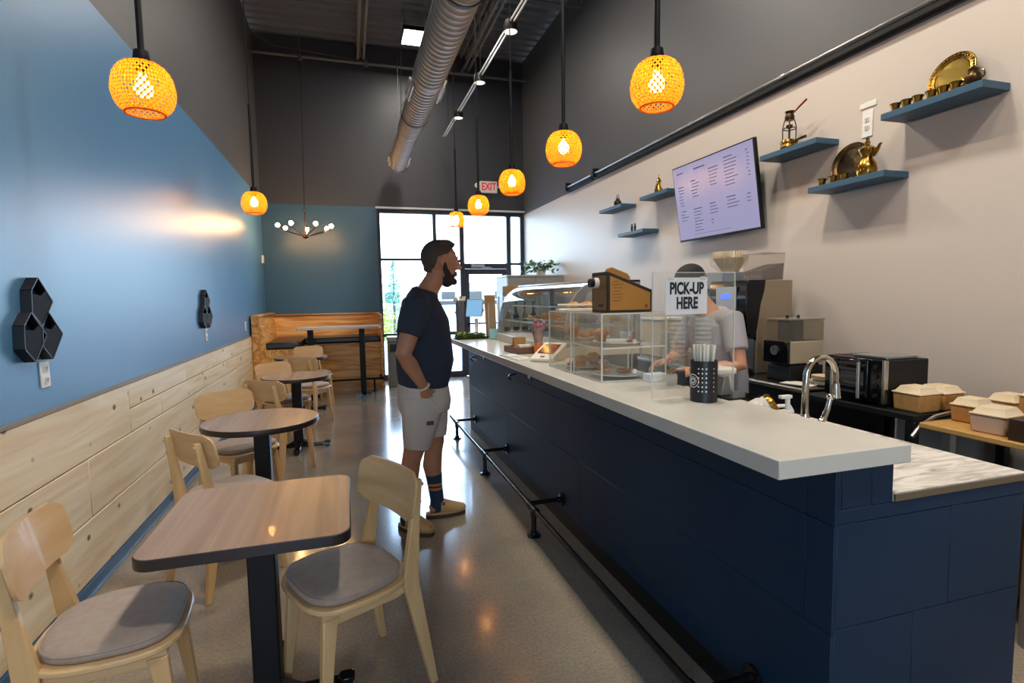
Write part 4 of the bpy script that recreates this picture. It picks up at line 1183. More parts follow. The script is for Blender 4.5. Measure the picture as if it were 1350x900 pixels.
t = thing('sugar_jar', 'small glass jar with brass lid on the bar right of the near acrylic box', 'jar', (1.472, 2.235, T))
obj('glass', MB().lathe([(0.0, 0), (0.024, 0.0), (0.027, 0.006), (0.027, 0.045), (0.022, 0.055)], seg=20), M_acred, t)
obj('lid', MB().lathe([(0.0, 0.055), (0.025, 0.055), (0.025, 0.068), (0.008, 0.072), (0.008, 0.080), (0.0, 0.082)], seg=20), M_brass, t)
# coffee carrier box
cc = thing('coffee_carrier', 'brown cardboard coffee carrier with black spout on an acrylic box', 'drink carrier', (1.355, 2.515, T + 0.3455))
M_ck = mat('carrier_kraft', '#b07a34', rough=0.6)
M_cd = mat('carrier_dark', '#2a1d12', rough=0.6)
prof = [(-0.125, 0.0), (0.125, 0.0), (0.125, 0.112), (-0.125, 0.205)]
obj('body', MB().prism(prof, -0.09, 0.09, 1), M_cd, cc, bevel=0.003)
pi_ = [(-0.112, 0.012), (0.113, 0.012), (0.113, 0.098), (-0.112, 0.183)]
obj('side_print', MB().prism(pi_, -0.0915, -0.089, 1), M_ck, cc, smooth=False)
obj('side_print', MB().prism(pi_, 0.089, 0.0915, 1), M_ck, cc, smooth=False)
obj('end_print', MB().span((-0.1265, -0.078, 0.012), (-0.124, 0.078, 0.185)), mat('carrier_end', '#8a6434', rough=0.6), cc, smooth=False)
obj('spout', MB().cyl((-0.126, 0.02, 0.15), (-0.150, 0.02, 0.15), 0.027, seg=18), M_cream, cc)
obj('spout_cap', MB().cyl((-0.150, 0.02, 0.15), (-0.172, 0.02, 0.15), 0.022, seg=18), M_black, cc)
b = MB()
hp = [(-0.095, 0.19), (-0.085, 0.222), (-0.06, 0.230), (0.03, 0.197), (0.045, 0.178), (0.04, 0.13)]
b.prism(hp, -0.012, 0.012, 1)
obj('handle', b, M_ck, cc, bevel=0.004)
b = MB()
for i in range(7):
    b.box((-0.075 + 0.004 * (i % 3), -0.092, 0.155 - i * 0.016), (0.035 + 0.012 * ((i * 5) % 3), 0.0008, 0.003))
b.box((0.09, -0.092, 0.03), (0.016, 0.0008, 0.018))
obj('print_lines', b, mat('print_brown', '#7a4f22', rough=0.6), cc, smooth=False)
obj('end_mark', MB().box((-0.127, -0.02, 0.035), (0.0008, 0.05, 0.012)), M_cd, cc, smooth=False)

# clear cup towers on the work counter
M_cupp = clear('cup_plastic', '#f4f6f4', 1.5, 0.05, 0.22, '#ffffff')
for k, (x, y) in enumerate(((1.585, 2.36), (1.68, 2.28))):
    t = thing('cup_dispenser', 'clear tube cup dispenser with black foot, %s of the pair' % ('left one', 'right one')[k], 'cup dispenser', (x, y, 0.8955), 0, 'clear cup dispensers')
    obj('foot', MB().lathe([(0.05, 0), (0.05, 0.02), (0.042, 0.03), (0.042, 0.20), (0, 0.20)], seg=20), M_black, t)
    obj('tube', MB().lathe([(0.040, 0.19), (0.040, 0.50)], seg=24, cap=False), M_acry, t)
    b = MB()
    for i in range(12): b.lathe([(0.036, 0.205 + i * 0.023), (0.038, 0.215 + i * 0.023)], seg=24, cap=False)
    obj('cup_stack', b, M_cupp, t)

# sign stand
ss = thing('pickup_sign', 'clear acrylic stand with the PICK-UP HERE sign on the bar', 'sign', (1.385, 1.925, T), R(3))
obj('base_plate', MB().box((0.145, -0.03, 0.004), (0.16, 0.19, 0.008)), clear('smoky_acrylic', '#9a978f', 1.4, 0.05), ss, smooth=False)
obj('panel', MB().span((-0.215, -0.003, 0.008), (0.195, 0.003, 0.520)), M_acry, ss, smooth=False)
obj('panel_edge', MB().span((-0.217, -0.0035, 0.008), (-0.2145, 0.0035, 0.52)).span((0.1935, -0.0035, 0.008), (0.1965, 0.0035, 0.52)).span((-0.215, -0.0035, 0.5185), (0.195, 0.0035, 0.521)), M_acred, ss, smooth=False)
sg = obj('sign_sheet', MB().box((-0.056, -0.006, 0.424), (0.206, 0.002, 0.150)), mat('sign_paper', '#dcdbdc', rough=0.6), ss, smooth=False)
M_ink = mat('sign_ink', '#141a24', rough=0.6)
text('lettering', 'PICK-UP', 0.066, M_ink, sg, (-0.056, -0.0078, 0.453), (R(90), 0, 0), 0.0003, 0.0024, sx=0.69)
text('lettering', 'HERE', 0.066, M_ink, sg, (-0.054, -0.0078, 0.393), (R(90), 0, 0), 0.0003, 0.0024, sx=0.69)
for tx in (-0.135, 0.025): obj('tape', MB().box((tx, -0.0075, 0.496), (0.03, 0.001, 0.014)), M_acred, sg, smooth=False)
obj('clip', MB().prism([(-0.03, 0.0), (0.03, 0.0), (0.012, 0.08), (-0.012, 0.08)], -0.03, 0.03, 1), mat('clip_grey', '#77736d', rough=0.35, metal=0.4), ss, (0.105, -0.035, 0.0085), bevel=0.004)

# straw cup
sc = thing('straw_cup', 'black cylindrical cup with white dots and round emblem, holding straws', 'cup', (1.365, 1.845, T))
obj('body', MB().lathe([(0.0, 0), (0.053, 0.0), (0.053, 0.165), (0.049, 0.165), (0.049, 0.006)], seg=32), mat('cup_black', '#16161a', rough=0.4), sc)
b = MB()
for j in range(6):
    for i, aa in enumerate((-148, -132, -116, -82)):
        a = R(aa)
        c = Vector((0.0532 * math.cos(a), 0.0532 * math.sin(a), 0.045 + j * 0.018))
        n = Vector((math.cos(a), math.sin(a), 0)); u = Vector((-math.sin(a), math.cos(a), 0))
        b.cyl(c, c + n * 0.0006, 0.0032 if aa != -82 else 0.0022, seg=8)
obj('dots', b, M_whitep, sc)['kind'] = 'stuff'
b = MB()
def ring_on(a0, z0, r, w):
    pts = []
    for i in range(28):
        t_ = 2 * PI * i / 28
        a = a0 + r * math.cos(t_) / 0.0535
        pts.append((0.0535 * math.cos(a), 0.0535 * math.sin(a), z0 + r * math.sin(t_)))
    return b.tube(pts, w, 4, closed=True)
ring_on(R(-176), 0.085, 0.026, 0.0015); ring_on(R(-176), 0.085, 0.016, 0.0013)
for i in range(8):
    t_ = 2 * PI * i / 8
    a = R(-176) + 0.009 * math.cos(t_) / 0.0535
    b.cyl((0.0532 * math.cos(a), 0.0532 * math.sin(a), 0.085 + 0.009 * math.sin(t_)), (0.0545 * math.cos(a), 0.0545 * math.sin(a), 0.085 + 0.009 * math.sin(t_)), 0.003, seg=6)
obj('emblem', b, M_whitep, sc)
r = random.Random(11)
sm = MB().cyl((0, 0, 0), (0, 0, 0.222), 0.0042, seg=8).cyl((0, 0, 0.196), (0, 0, 0.198), 0.0046, seg=8).mesh('straw', mat('straw_paper', '#dcd8cc', rough=0.6))
pos = [(0.0, 0.0)] + [(0.018 * math.cos(i * 1.047), 0.018 * math.sin(i * 1.047)) for i in range(6)] + [(0.037 * math.cos(i * 0.4488), 0.037 * math.sin(i * 0.4488)) for i in range(14)]
for i, (x, y) in enumerate(pos):
    props(put('straw', sm, None, (1.365 + x * 0.55, 1.845 + y * 0.55, T + 0.0065), (R(-y * 110 + r.uniform(-2, 2)), R(x * 110 + r.uniform(-2, 2)), 0)), 'wrapped white paper straw standing in the black straw cup', 'straw', 'white straws in the black cup')

# glass jar, tipped gold-lidded jar and looped scoop behind the sign
t = thing('square_canister', 'clear square canister with a broad white lid behind the sign stand', 'canister', (1.60, 2.10, 0.8955))
obj('jar', MB().rbox((0, 0, 0.11), (0.13, 0.13, 0.22), 0.02, 2), M_acred, t)
obj('contents', MB().rbox((0, 0, 0.07), (0.115, 0.115, 0.13), 0.016, 2), mat('canister_fill', '#8c7558', rough=0.9, var='#6b573e', scale=40), t)
obj('lid', MB().rbox((0, 0, 0.235), (0.175, 0.15, 0.028), 0.03, 2), M_cream, t, bevel=0.008)
t = thing('candy_jar', 'glass jar with gold lid tipped forward beside the square canister', 'jar', (1.655, 1.93, T - 0.10))
t.rotation_euler = (R(20), R(62), 0)
obj('glass', MB().lathe([(0.0, 0), (0.046, 0.002), (0.05, 0.015), (0.05, 0.08), (0.042, 0.095)], seg=22), M_acred, t)
obj('lid', MB().lathe([(0.0, 0.118), (0.045, 0.118), (0.048, 0.112), (0.048, 0.094), (0.0, 0.094)], seg=22), M_brass, t)
obj('sweets', MB().ball((0, 0, 0.045), (0.042, 0.042, 0.035)), mat('sweets_amber', '#b58a3e', rough=0.4, var='#7e5c2c', scale=40), t)
t = thing('measuring_scoop', 'white plastic scoop with looped handle on the work counter', 'scoop', (1.84, 2.02, 0.95))
obj('bowl', MB().lathe([(0.0, 0), (0.035, 0.0), (0.042, 0.06), (0.039, 0.06), (0.032, 0.005)], (-0.06, 0.0, -0.054), 18), M_whitep, t)
obj('handle', MB().tube([(-0.02, 0.0, 0.0), (0.05, -0.02, 0.01), (0.10, -0.03, 0.01), (0.115, -0.03, -0.012), (0.10, -0.03, -0.03)], 0.008, 8), M_whitep, t)
# ================================================================ behind the bar
# sink tap and soap
t = thing('sink_tap', 'high-arc brushed metal sink tap behind the near end of the bar', 'tap', (1.775, 1.74, 0.8955))
pts = [(0, 0, 0.02), (0, 0, 0.20)]
for i in range(1, 13):
    a = PI - PI * 1.06 * i / 12
    pts.append((0.078 + 0.078 * math.cos(a), 0, 0.235 + 0.085 * math.sin(a)))
pts.append((0.158, 0, 0.20))
obj('spout', MB().tube(pts, [0.016, 0.013] + [0.0125] * (len(pts) - 2), 14), M_chrome, t)
obj('spray_head', MB().cyl((0.1575, 0, 0.205), (0.160, 0, 0.145), 0.014, 0.019, 16), M_chrome, t)
obj('base', MB().lathe([(0.035, 0), (0.035, 0.008), (0.024, 0.02), (0.020, 0.07), (0.016, 0.09)], seg=20), M_chrome, t)
b = MB().tube([(0.012, 0.0, 0.035), (0.055, 0.0, 0.030), (0.095, 0, 0.055), (0.118, 0, 0.10), (0.130, 0, 0.145)], [0.017, 0.017, 0.014, 0.011, 0.010], 12)
b.ball((0.131, 0, 0.150), 0.015, 12, 8)
obj('lever', b, M_chrome, t)
t = thing('soap_bottle', 'small white pump soap bottle beside the sink tap', 'bottle', (1.735, 1.79, 0.8955))
obj('body', MB().rbox((0, 0, 0.05), (0.05, 0.04, 0.10), 0.015, 2), M_whitep, t, bevel=0.006)
obj('pump', MB().cyl((0, 0, 0.10), (0, 0, 0.15), 0.010).box((-0.012, 0, 0.155), (0.055, 0.02, 0.014)), M_whitep, t, bevel=0.002)

# back counter
BC = 2.62
kc = thing('back_counter', 'black back counter with rounded steel front edge along the white wall', 'counter', (BC, 2.56, 0))
obj('body', MB().span((0.03, 0, 0), (XR - BC - 0.002, 3.6, 0.86)), M_black, kc, smooth=False)
obj('top', MB().span((0.0, -0.005, 0.861), (XR - BC - 0.002, 3.6, 0.90)), M_blackgloss, kc, bevel=0.01)
obj('steel_edge', MB().cyl((0.004, -0.005, 0.885), (0.004, 3.6, 0.885), 0.016, seg=12), M_steel, kc)
K = 0.9005

# bean-to-cup machine
m = thing('coffee_machine', 'tall steel coffee machine with black curved front and small blue display', 'coffee machine', (2.76, 3.20, K))
obj('body', MB().span((0.05, 0, 0), (0.36, 0.42, 0.675)), mat('machine_steel', '#a08f78', rough=0.38, metal=0.55), m, bevel=0.006)
sprof = [(0.05, 0.675), (-0.03, 0.675), (-0.05, 0.55), (-0.045, 0.42), (-0.02, 0.33), (0.0, 0.27), (0.05, 0.24)]
obj('front_fascia', MB().prism(sprof, 0.0, 0.42, 1), M_blackgloss, m, bevel=0.006)
obj('side_fascia', MB().prism([(-0.03, 0.675), (0.115, 0.675), (0.105, 0.60), (0.075, 0.50), (0.06, 0.40), (0.045, 0.31), (0.02, 0.25), (-0.03, 0.30), (-0.05, 0.45)], -0.004, 0.0, 1), M_black, m, smooth=False)
obj('control_panel', MB().box((-0.052, 0.21, 0.52), (0.006, 0.22, 0.22)), mat('panel_silver', '#b9bcc4', rough=0.3, metal=0.4), m, bevel=0.002)
obj('display', MB().box((-0.056, 0.21, 0.56), (0.003, 0.10, 0.045)), emis('display_blue', '#4a6cf0', 2.0), m)
obj('dispense_head', MB().rbox((-0.075, 0.21, 0.36), (0.05, 0.07, 0.12), 0.015, 2), M_black, m, bevel=0.004)
obj('spout', MB().cyl((-0.08, 0.19, 0.30), (-0.08, 0.19, 0.25), 0.008).cyl((-0.08, 0.23, 0.30), (-0.08, 0.23, 0.25), 0.008), M_chrome, m)
obj('splash_panel', MB().span((0.035, 0.01, 0.02), (0.051, 0.41, 0.25)), M_steel, m)
obj('drip_tray', MB().span((-0.09, 0.03, 0.0), (0.05, 0.39, 0.035)), M_black, m, bevel=0.004)
h = thing('powder_bin', 'clear lidded bin half full of brown powder on top of the coffee machine', 'bin', (3.00, 3.36, K + 0.6755))
def tub(w, d, z0, z1, f0, f1):
    b = MB()
    vs = [(sx * w * f / 2, sy * d * f / 2, z) for z, f in ((z0, f0), (z1, f1)) for sx, sy in ((-1, -1), (1, -1), (1, 1), (-1, 1))]
    return b.add(vs, [(0, 3, 2, 1), (4, 5, 6, 7)] + [(i, (i + 1) % 4, 4 + (i + 1) % 4, 4 + i) for i in range(4)])
obj('bin', tub(0.205, 0.205, 0.0, 0.20, 0.92, 1.0), clear('bin_plastic', '#efe9e2', 1.4, 0.05, 0.12, '#ffffff'), h, smooth=False)
b = MB(); b.add([(sx * 0.182 / 2, sy * 0.182 / 2, 0.006) for sx, sy in ((-1, -1), (1, -1), (1, 1), (-1, 1))] + [(-0.094, -0.094, 0.07), (0.096, -0.096, 0.125), (0.096, 0.096, 0.125), (-0.094, 0.094, 0.07)], [(0, 3, 2, 1), (4, 5, 6, 7)] + [(i, (i + 1) % 4, 4 + (i + 1) % 4, 4 + i) for i in range(4)])
obj('powder', b, mat('cocoa_powder', '#6b5348', rough=0.95, var='#5a463c', scale=40), h, smooth=False)
obj('lid', MB().rbox((0, 0, 0.207), (0.216, 0.216, 0.014), 0.02), clear('lid_plastic', '#f4f0ea', 1.4, 0.08, 0.3, '#ffffff'), h)

# drip brewer left of it
m = thing('drip_brewer', 'black and grey drip coffee brewer left of the steel coffee machine', 'coffee machine', (2.855, 3.645, K))
obj('tower', MB().span((0.16, 0, 0), (0.42, 0.34, 0.62)), M_black, m, bevel=0.006)
obj('head', MB().span((0.0, 0.0, 0.62), (0.42, 0.34, 0.755)), mat('brewer_grey', '#8b9299', rough=0.35, metal=0.4), m, bevel=0.006)
obj('side_panel', MB().span((0.02, -0.012, 0.28), (0.15, 0.0, 0.755)), mat('brewer_blue_grey', '#7d8a98', rough=0.4), m, bevel=0.004)
for i in range(3):
    obj('button', MB().cyl((0.085, -0.012, 0.34 + i * 0.05), (0.085, -0.018, 0.34 + i * 0.05), 0.012, seg=12), M_whitep, m)
obj('brew_basket', MB().lathe([(0.05, 0.50), (0.085, 0.62)], (0.08, 0.17, 0), 20), M_dark_plastic, m)
obj('base', MB().span((0.0, 0.0, 0.0), (0.16, 0.34, 0.05)), M_black, m, bevel=0.004)
obj('server', MB().lathe([(0.0, 0.052), (0.072, 0.052), (0.078, 0.07), (0.078, 0.40), (0.05, 0.44), (0.0, 0.45)], (0.08, 0.17, 0), 20), mat('server_dark_glass', '#2c3238', rough=0.1), m)
m = thing('hot_tap', 'red-handled hot water tap beside the steel coffee machine', 'tap', (2.72, 3.70, K))
obj('pillar', MB().cyl((0, 0, 0), (0, 0, 0.43), 0.013).lathe([(0.03, 0), (0.03, 0.01), (0.014, 0.02)], seg=14), M_chrome, m)
obj('handle', MB().cyl((0, 0, 0.43), (0, 0, 0.50), 0.020, 0.016).box((-0.02, 0, 0.51), (0.075, 0.025, 0.02)).cyl((0, 0, 0.36), (0, 0, 0.41), 0.018), mat('tap_red', '#b3202c', rough=0.35), m, bevel=0.003)
obj('nozzle', MB().tube([(0, 0, 0.38), (-0.05, 0, 0.37), (-0.055, 0, 0.33)], 0.009, 8), M_chrome, m)

# paper filters in a clear bag on the brewer
t = thing('filter_stack', 'stack of pleated paper coffee filters in a clear bag on the brewer', 'coffee filters', (3.03, 3.77, K + 0.7555))
b = MB()
n = 72
vs, fs = [], []
rows = [(0.075, 0.0), (0.085, 0.03), (0.125, 0.085), (0.150, 0.115)]
for i in range(6):
    rows += [(0.152 - 0.001 * i, 0.118 + i * 0.009), (0.144, 0.121 + i * 0.009)]
rows += [(0.10, 0.165), (0.0, 0.160)]
for r_, z in rows:
    for k in range(n):
        q = 0.88 * r_ * (1 + (0.05 if k % 2 else -0.05) * min(1, z / 0.08))
        a = 2 * PI * k / n
        vs.append((q * math.cos(a), q * math.sin(a), z))
for i in range(len(rows) - 1):
    fs += [(i * n + k, i * n + (k + 1) % n, (i + 1) * n + (k + 1) % n, (i + 1) * n + k) for k in range(n)]
b.add(vs, fs)
obj('filters', b, mat('filter_paper', '#e2d2b0', rough=0.9, var='#d3bf98', scale=25), t, smooth=False)
b = MB(); r = random.Random(6)
vs = []
for j, (rr, z) in enumerate(((0.09, 0.014), (0.15, 0.06), (0.172, 0.12), (0.15, 0.17))):
    for k in range(20):
        a = 2 * PI * k / 20
        q = 0.88 * rr * r.uniform(0.94, 1.08)
        vs.append((q * math.cos(a) - 0.02, q * math.sin(a), z + r.uniform(-0.01, 0.01)))
b.add(vs, [(j * 20 + k, j * 20 + (k + 1) % 20, (j + 1) * 20 + (k + 1) % 20, (j + 1) * 20 + k) for j in range(3) for k in range(20)])
obj('bag', b, clear('cellophane', '#fdfcfa', 1.4, 0.15, 0.06, '#ffffff'), t, smooth=False)

# bean grinder / dispenser
m = thing('bean_dispenser', 'bean grinder with black dial face and clear twin hopper right of the coffee machine', 'grinder', (2.72, 2.82, K))
obj('base', MB().span((0.02, 0.0, 0.0), (0.30, 0.20, 0.10)), M_black, m, bevel=0.006)
obj('body', MB().span((0.02, 0.0, 0.115), (0.30, 0.21, 0.262)), mat('grinder_steel', '#b6a88f', rough=0.4, metal=0.35), m, bevel=0.006)
obj('neck', MB().span((0.05, 0.02, 0.09), (0.28, 0.19, 0.12)), M_black, m)
obj('face', MB().span((0.0, -0.003, 0.115), (0.022, 0.213, 0.262)), M_blackgloss, m, bevel=0.003)
f = obj('dial', MB().cyl((0.0, 0.105, 0.20), (-0.012, 0.105, 0.20), 0.032, seg=22), M_steel, m)
obj('dial_mark', MB().box((-0.0125, 0.105, 0.215), (0.001, 0.006, 0.025)), M_black, f)
obj('hopper', MB().span((0.02, 0.005, 0.262), (0.30, 0.205, 0.400)), clear('hopper_plastic', '#d9d2c4', 1.4, 0.05, 0.12, '#cfc6b4'), m, smooth=False)
obj('hopper_divider', MB().span((0.09, 0.03, 0.263), (0.155, 0.18, 0.396)), mat('divider_dark', '#3a3a3a', rough=0.4), m)
obj('hopper_lid', MB().span((0.015, 0.0, 0.401), (0.305, 0.21, 0.410)), clear('hopper_lid', '#cfc9bd', 1.4, 0.06, 0.35, '#b5ac9c'), m, smooth=False)
obj('knob', MB().lathe([(0.014, 0.41), (0.007, 0.42), (0.012, 0.43), (0, 0.432)], (0.07, 0.08, 0), 12).lathe([(0.014, 0.41), (0.007, 0.42), (0.012, 0.43), (0, 0.432)], (0.16, 0.08, 0), 12), M_black, m)
M_paper = mat('paper_white', '#dcd6ca', rough=0.8)
for k, (dz, lab) in enumerate(((0.0, 'lower white paper plate stack on the back counter beside the oven'), (0.031, 'smaller buff plate stack lying on the white paper plates'))):
    t = thing('plate_stack', lab, 'plates', (2.86, 2.655, K + dz))
    b = MB()
    for i in range(5): b.lathe([(0, 0.0), (0.06 - k * 0.01, 0.0), (0.088 - k * 0.012, 0.008), (0.088 - k * 0.012, 0.0095), (0.06 - k * 0.01, 0.002)], (0, 0, i * 0.0045), 24)
    obj('stack', b, M_paper if k == 0 else M_pulp, t)
props(obj('paper_sheet', MB().box((0, 0, 0.001), (0.14, 0.20, 0.002), (0, 0, 0.3)), M_paper, None, (2.75, 2.735, K + 0.0005)), 'loose white paper sheet on the back counter left of the plates', 'paper')

# provisions further along the back counter, seen through the acrylic boxes
t = thing('storage_box', 'tall cream storage box on the back counter behind the acrylic boxes', 'box', (2.80, 4.56, K))
obj('body', MB().box((0.12, 0, 0.17), (0.30, 0.34, 0.34)), mat('box_cream', '#cdb795', rough=0.6), t, bevel=0.006)
obj('lid', MB().box((0.12, 0, 0.352), (0.32, 0.36, 0.022)), M_cream, t, bevel=0.005)
t = thing('syrup_jug', 'pink syrup jug with white cap on the back counter', 'bottle', (2.80, 4.93, K))
obj('body', MB().lathe([(0, 0), (0.055, 0.0), (0.06, 0.02), (0.06, 0.14), (0.025, 0.19), (0.025, 0.21)], seg=20), mat('syrup_pink', '#b84a78', rough=0.2), t)
obj('cap', MB().cyl((0, 0, 0.21), (0, 0, 0.235), 0.028, seg=18), M_whitep, t)
t = thing('syrup_jug', 'blue-white milk jug on the back counter beside the pink syrup jug', 'bottle', (2.82, 5.12, K))
obj('body', MB().rbox((0, 0, 0.10), (0.12, 0.11, 0.20), 0.03), mat('jug_milk', '#cfd6df', rough=0.3), t, bevel=0.01)
obj('cap', MB().cyl((0, 0, 0.20), (0, 0, 0.23), 0.022, seg=16), mat('cap_blue', '#3e64a8', rough=0.4), t)
for k_, (y_, h_, lab_) in enumerate(((5.36, 0.30, 'upright kraft paper bag on the back counter, nearer of two'), (5.68, 0.34, 'upright kraft paper bag on the back counter, further of two'))):
    t = thing('paper_bag', lab_, 'bag', (2.92, y_, K), 0, 'kraft bags on the back counter')
    obj('body', MB().box((0, 0, h_ / 2), (0.16, 0.24, h_), None, (0.9, 0.96)), M_kraft, t, bevel=0.004)
    obj('fold', MB().box((0, 0, h_ + 0.012), (0.02, 0.23, 0.024)), M_kraft, t)
t = thing('cup_stack', 'stack of white paper cups on the back counter before the storage box', 'cups', (2.72, 4.22, K))
b = MB()
for i in range(9): b.lathe([(0.028, i * 0.018), (0.040, i * 0.018 + 0.10), (0.042, i * 0.018 + 0.104)], seg=18, cap=(i == 8))
obj('cups', b, M_whitep, t)

# oven on a black stand
os_ = thing('oven_stand', 'black metal stand carrying the toaster oven', 'stand', (2.545, 1.86, 0))
for x, y in ((0.02, 0.02), (0.66, 0.02), (0.02, 0.63), (0.66, 0.63)): obj('leg', MB().span((x - 0.02, y - 0.02, 0), (x + 0.02, y + 0.02, 0.86)), M_black, os_)
obj('top', MB().span((0.0, 0.0, 0.86), (0.69, 0.65, 0.89)), M_black, os_, bevel=0.003)
obj('shelf', MB().span((0.02, 0.02, 0.34), (0.67, 0.63, 0.36)), M_black, os_)
S = 0.8905
ov = thing('toaster_oven', 'black toaster oven with glass door and steel handles', 'oven', (2.575, 2.035, S))
obj('body', MB().span((0.02, 0, 0.015), (0.30, 0.35, 0.240)), M_black, ov, bevel=0.006)
obj('front_frame', MB().span((0.0, 0.0, 0.02), (0.02, 0.35, 0.240)), M_blackgloss, ov, bevel=0.003)
obj('corner_strip', MB().span((-0.006, -0.003, 0.02), (0.022, 0.012, 0.240)), M_steel, ov, bevel=0.002)
dr = obj('door', MB().span((-0.014, 0.085, 0.035), (-0.001, 0.345, 0.232)), mat('oven_glass', '#101318', rough=0.05, spec=0.8), ov, bevel=0.003)
for y in (0.115, 0.275):
    obj('handle', MB().cyl((-0.038, y, 0.035), (-0.038, y, 0.225), 0.009, seg=12).box((-0.025, y, 0.06), (0.03, 0.014, 0.014)).box((-0.025, y, 0.205), (0.03, 0.014, 0.014)), M_steel, dr)
b = MB()
for i in range(6): b.box((-0.0155, 0.20, 0.060 + i * 0.030), (0.002, 0.11, 0.007 if i % 2 else 0.013))
obj('rack_line', b, mat('oven_rack', '#4c4f55', rough=0.3, metal=0.6), dr, smooth=False)
b = MB()
for i in range(4): b.cyl((0.0, 0.048, 0.055 + i * 0.05), (-0.010, 0.048, 0.055 + i * 0.05), 0.012, seg=14)
obj('control_knob', b, M_dark_plastic, ov)
for fx, fy in ((0.05, 0.04), (0.27, 0.04), (0.05, 0.31), (0.27, 0.31)): obj('foot', MB().box((fx, fy, 0.008), (0.04, 0.04, 0.015)), M_black, ov)
props(obj('baking_sheet', MB().rbox((0, 0, 0.006), (0.22, 0.20, 0.008), 0.02).rbox((0, 0, 0.011), (0.23, 0.21, 0.004), 0.02), mat('sheet_metal', '#9fa19f', rough=0.3, metal=0.7), None, (2.735, 2.165, S + 0.2405)), 'flat metal baking sheet lying on top of the toaster oven', 'baking sheet')

# boxes
def takeout(label, loc, w, d, h, rz=0, col=None, lidonly=False):
    t = thing('takeout_box', label, 'box', loc, R(rz), 'takeout boxes by the oven')
    b = MB()
    vs = [(sx * w * f / 2, sy * d * f / 2, z) for z, f in ((0, 0.94), (h, 1.0)) for sx, sy in ((-1, -1), (1, -1), (1, 1), (-1, 1))]
    b.add(vs, [(0, 3, 2, 1), (4, 5, 6, 7)] + [(i, (i + 1) % 4, 4 + (i + 1) % 4, 4 + i) for i in range(4)])
    obj('box', b, col or M_kraft, t, bevel=0.008)
    b = MB()
    vs = [(sx * w * f / 2, sy * d * f / 2, z) for z, f in ((h + 0.001, 1.04), (h + 0.008, 1.04), (h + 0.012, 0.90), (h + 0.038, 0.68)) for sx, sy in ((-1, -1), (1, -1), (1, 1), (-1, 1))]
    b.add(vs, [(0, 3, 2, 1), (12, 13, 14, 15)] + [(j * 4 + i, j * 4 + (i + 1) % 4, j * 4 + 4 + (i + 1) % 4, j * 4 + 4 + i) for j in range(3) for i in range(4)])
    obj('lid', b, M_pulp, t, bevel=0.005)
    return t
M_kl = mat('kraft_light', '#c2a287', rough=0.75)
takeout('kraft takeout box with pale lid beside the oven, left of the adjoining two', (2.675, 1.945, S), 0.145, 0.14, 0.085, 0)
takeout('kraft takeout box with pale lid beside the oven, right of the adjoining two', (2.835, 1.945, S), 0.14, 0.14, 0.080, 0)
wt = thing('side_table', 'low wooden-topped table holding takeout boxes at the near end of the white wall', 'table', (2.525, 1.12, 0))
obj('tabletop', MB().span((0.0, 0.0, 0.845), (0.66, 0.70, 0.87)), wood('table_yellow_wood', '#b58a4c', '#c99d5c', axis=1, scale=9, rough=0.4), wt, bevel=0.004)
for x, y in ((0.05, 0.60), (0.62, 0.60), (0.05, 0.05), (0.62, 0.05)):
    obj('leg', MB().span((x - 0.018, y - 0.018, 0), (x + 0.018, y + 0.018, 0.845)), mat('leg_grey', '#8d877e', rough=0.4, metal=0.4), wt)
obj('stretcher', MB().span((0.04, 0.61, 0.40), (0.62, 0.63, 0.42)), bpy.data.materials['leg_grey'], wt)
WZ_ = 0.8705
takeout('kraft takeout box with pale lid at the left end of the wooden table', (2.755, 1.745, WZ_), 0.13, 0.115, 0.075, 4)
takeout('plain pinkish takeout box with pale lid at the front of the wooden table', (2.640, 1.575, WZ_), 0.14, 0.135, 0.075, 4, M_kl)
takeout('pale-lidded takeout box against the wall at the back of the wooden table', (2.99, 1.735, WZ_), 0.14, 0.12, 0.080, 0, M_kl)
takeout('tall brown takeout box at the right edge of the photo on the wooden table', (2.90, 1.52, WZ_), 0.17, 0.17, 0.14, 0)
props(obj('dark_box', MB().box((0, 0, 0.045), (0.17, 0.16, 0.09)), mat('box_dark_brown', '#3a2416', rough=0.5), None, (2.63, 1.40, WZ_), bevel=0.004), 'small dark brown box at the front right of the wooden table', 'box')
hz = thing('steel_hose', 'curved steel hose between the oven stand and the wooden table', 'hose', (2.66, 1.845, 0.865))
obj('hose', MB().tube([(-0.14, 0.0, -0.07), (-0.09, 0.0, -0.02), (0.0, 0.0, 0.015), (0.10, 0.0, 0.026)], 0.010, 8), M_steel, hz)
t = thing('waste_bin', 'grey rounded bin standing below the wooden table', 'bin', (2.74, 1.33, 0))
obj('body', MB().rbox((0, 0, 0.26), (0.26, 0.26, 0.52), 0.05), mat('bin_grey', '#6e6864', rough=0.5), t)
obj('lid', MB().rbox((0, 0, 0.56), (0.27, 0.27, 0.08), 0.05), mat('bin_lid_grey', '#84807c', rough=0.45), t, bevel=0.02)
t = thing('supply_carton', 'brown cardboard carton on the floor below the wooden table', 'box', (3.10, 1.62, 0))
obj('body', MB().box((0, 0, 0.25), (0.30, 0.28, 0.50)), M_kraft, t, bevel=0.003)
obj('tape', MB().box((0, 0, 0.5015), (0.05, 0.279, 0.002)), bpy.data.materials['tape_tan'], t)
t = thing('pan_stack', 'stack of steel pans on the lower shelf of the oven stand', 'pans', (2.70, 2.15, 0.3605))
b = MB()
for i in range(4): b.rbox((0, 0, 0.02 + i * 0.03), (0.34, 0.26, 0.022), 0.03)
obj('stack', b, M_steel, t)

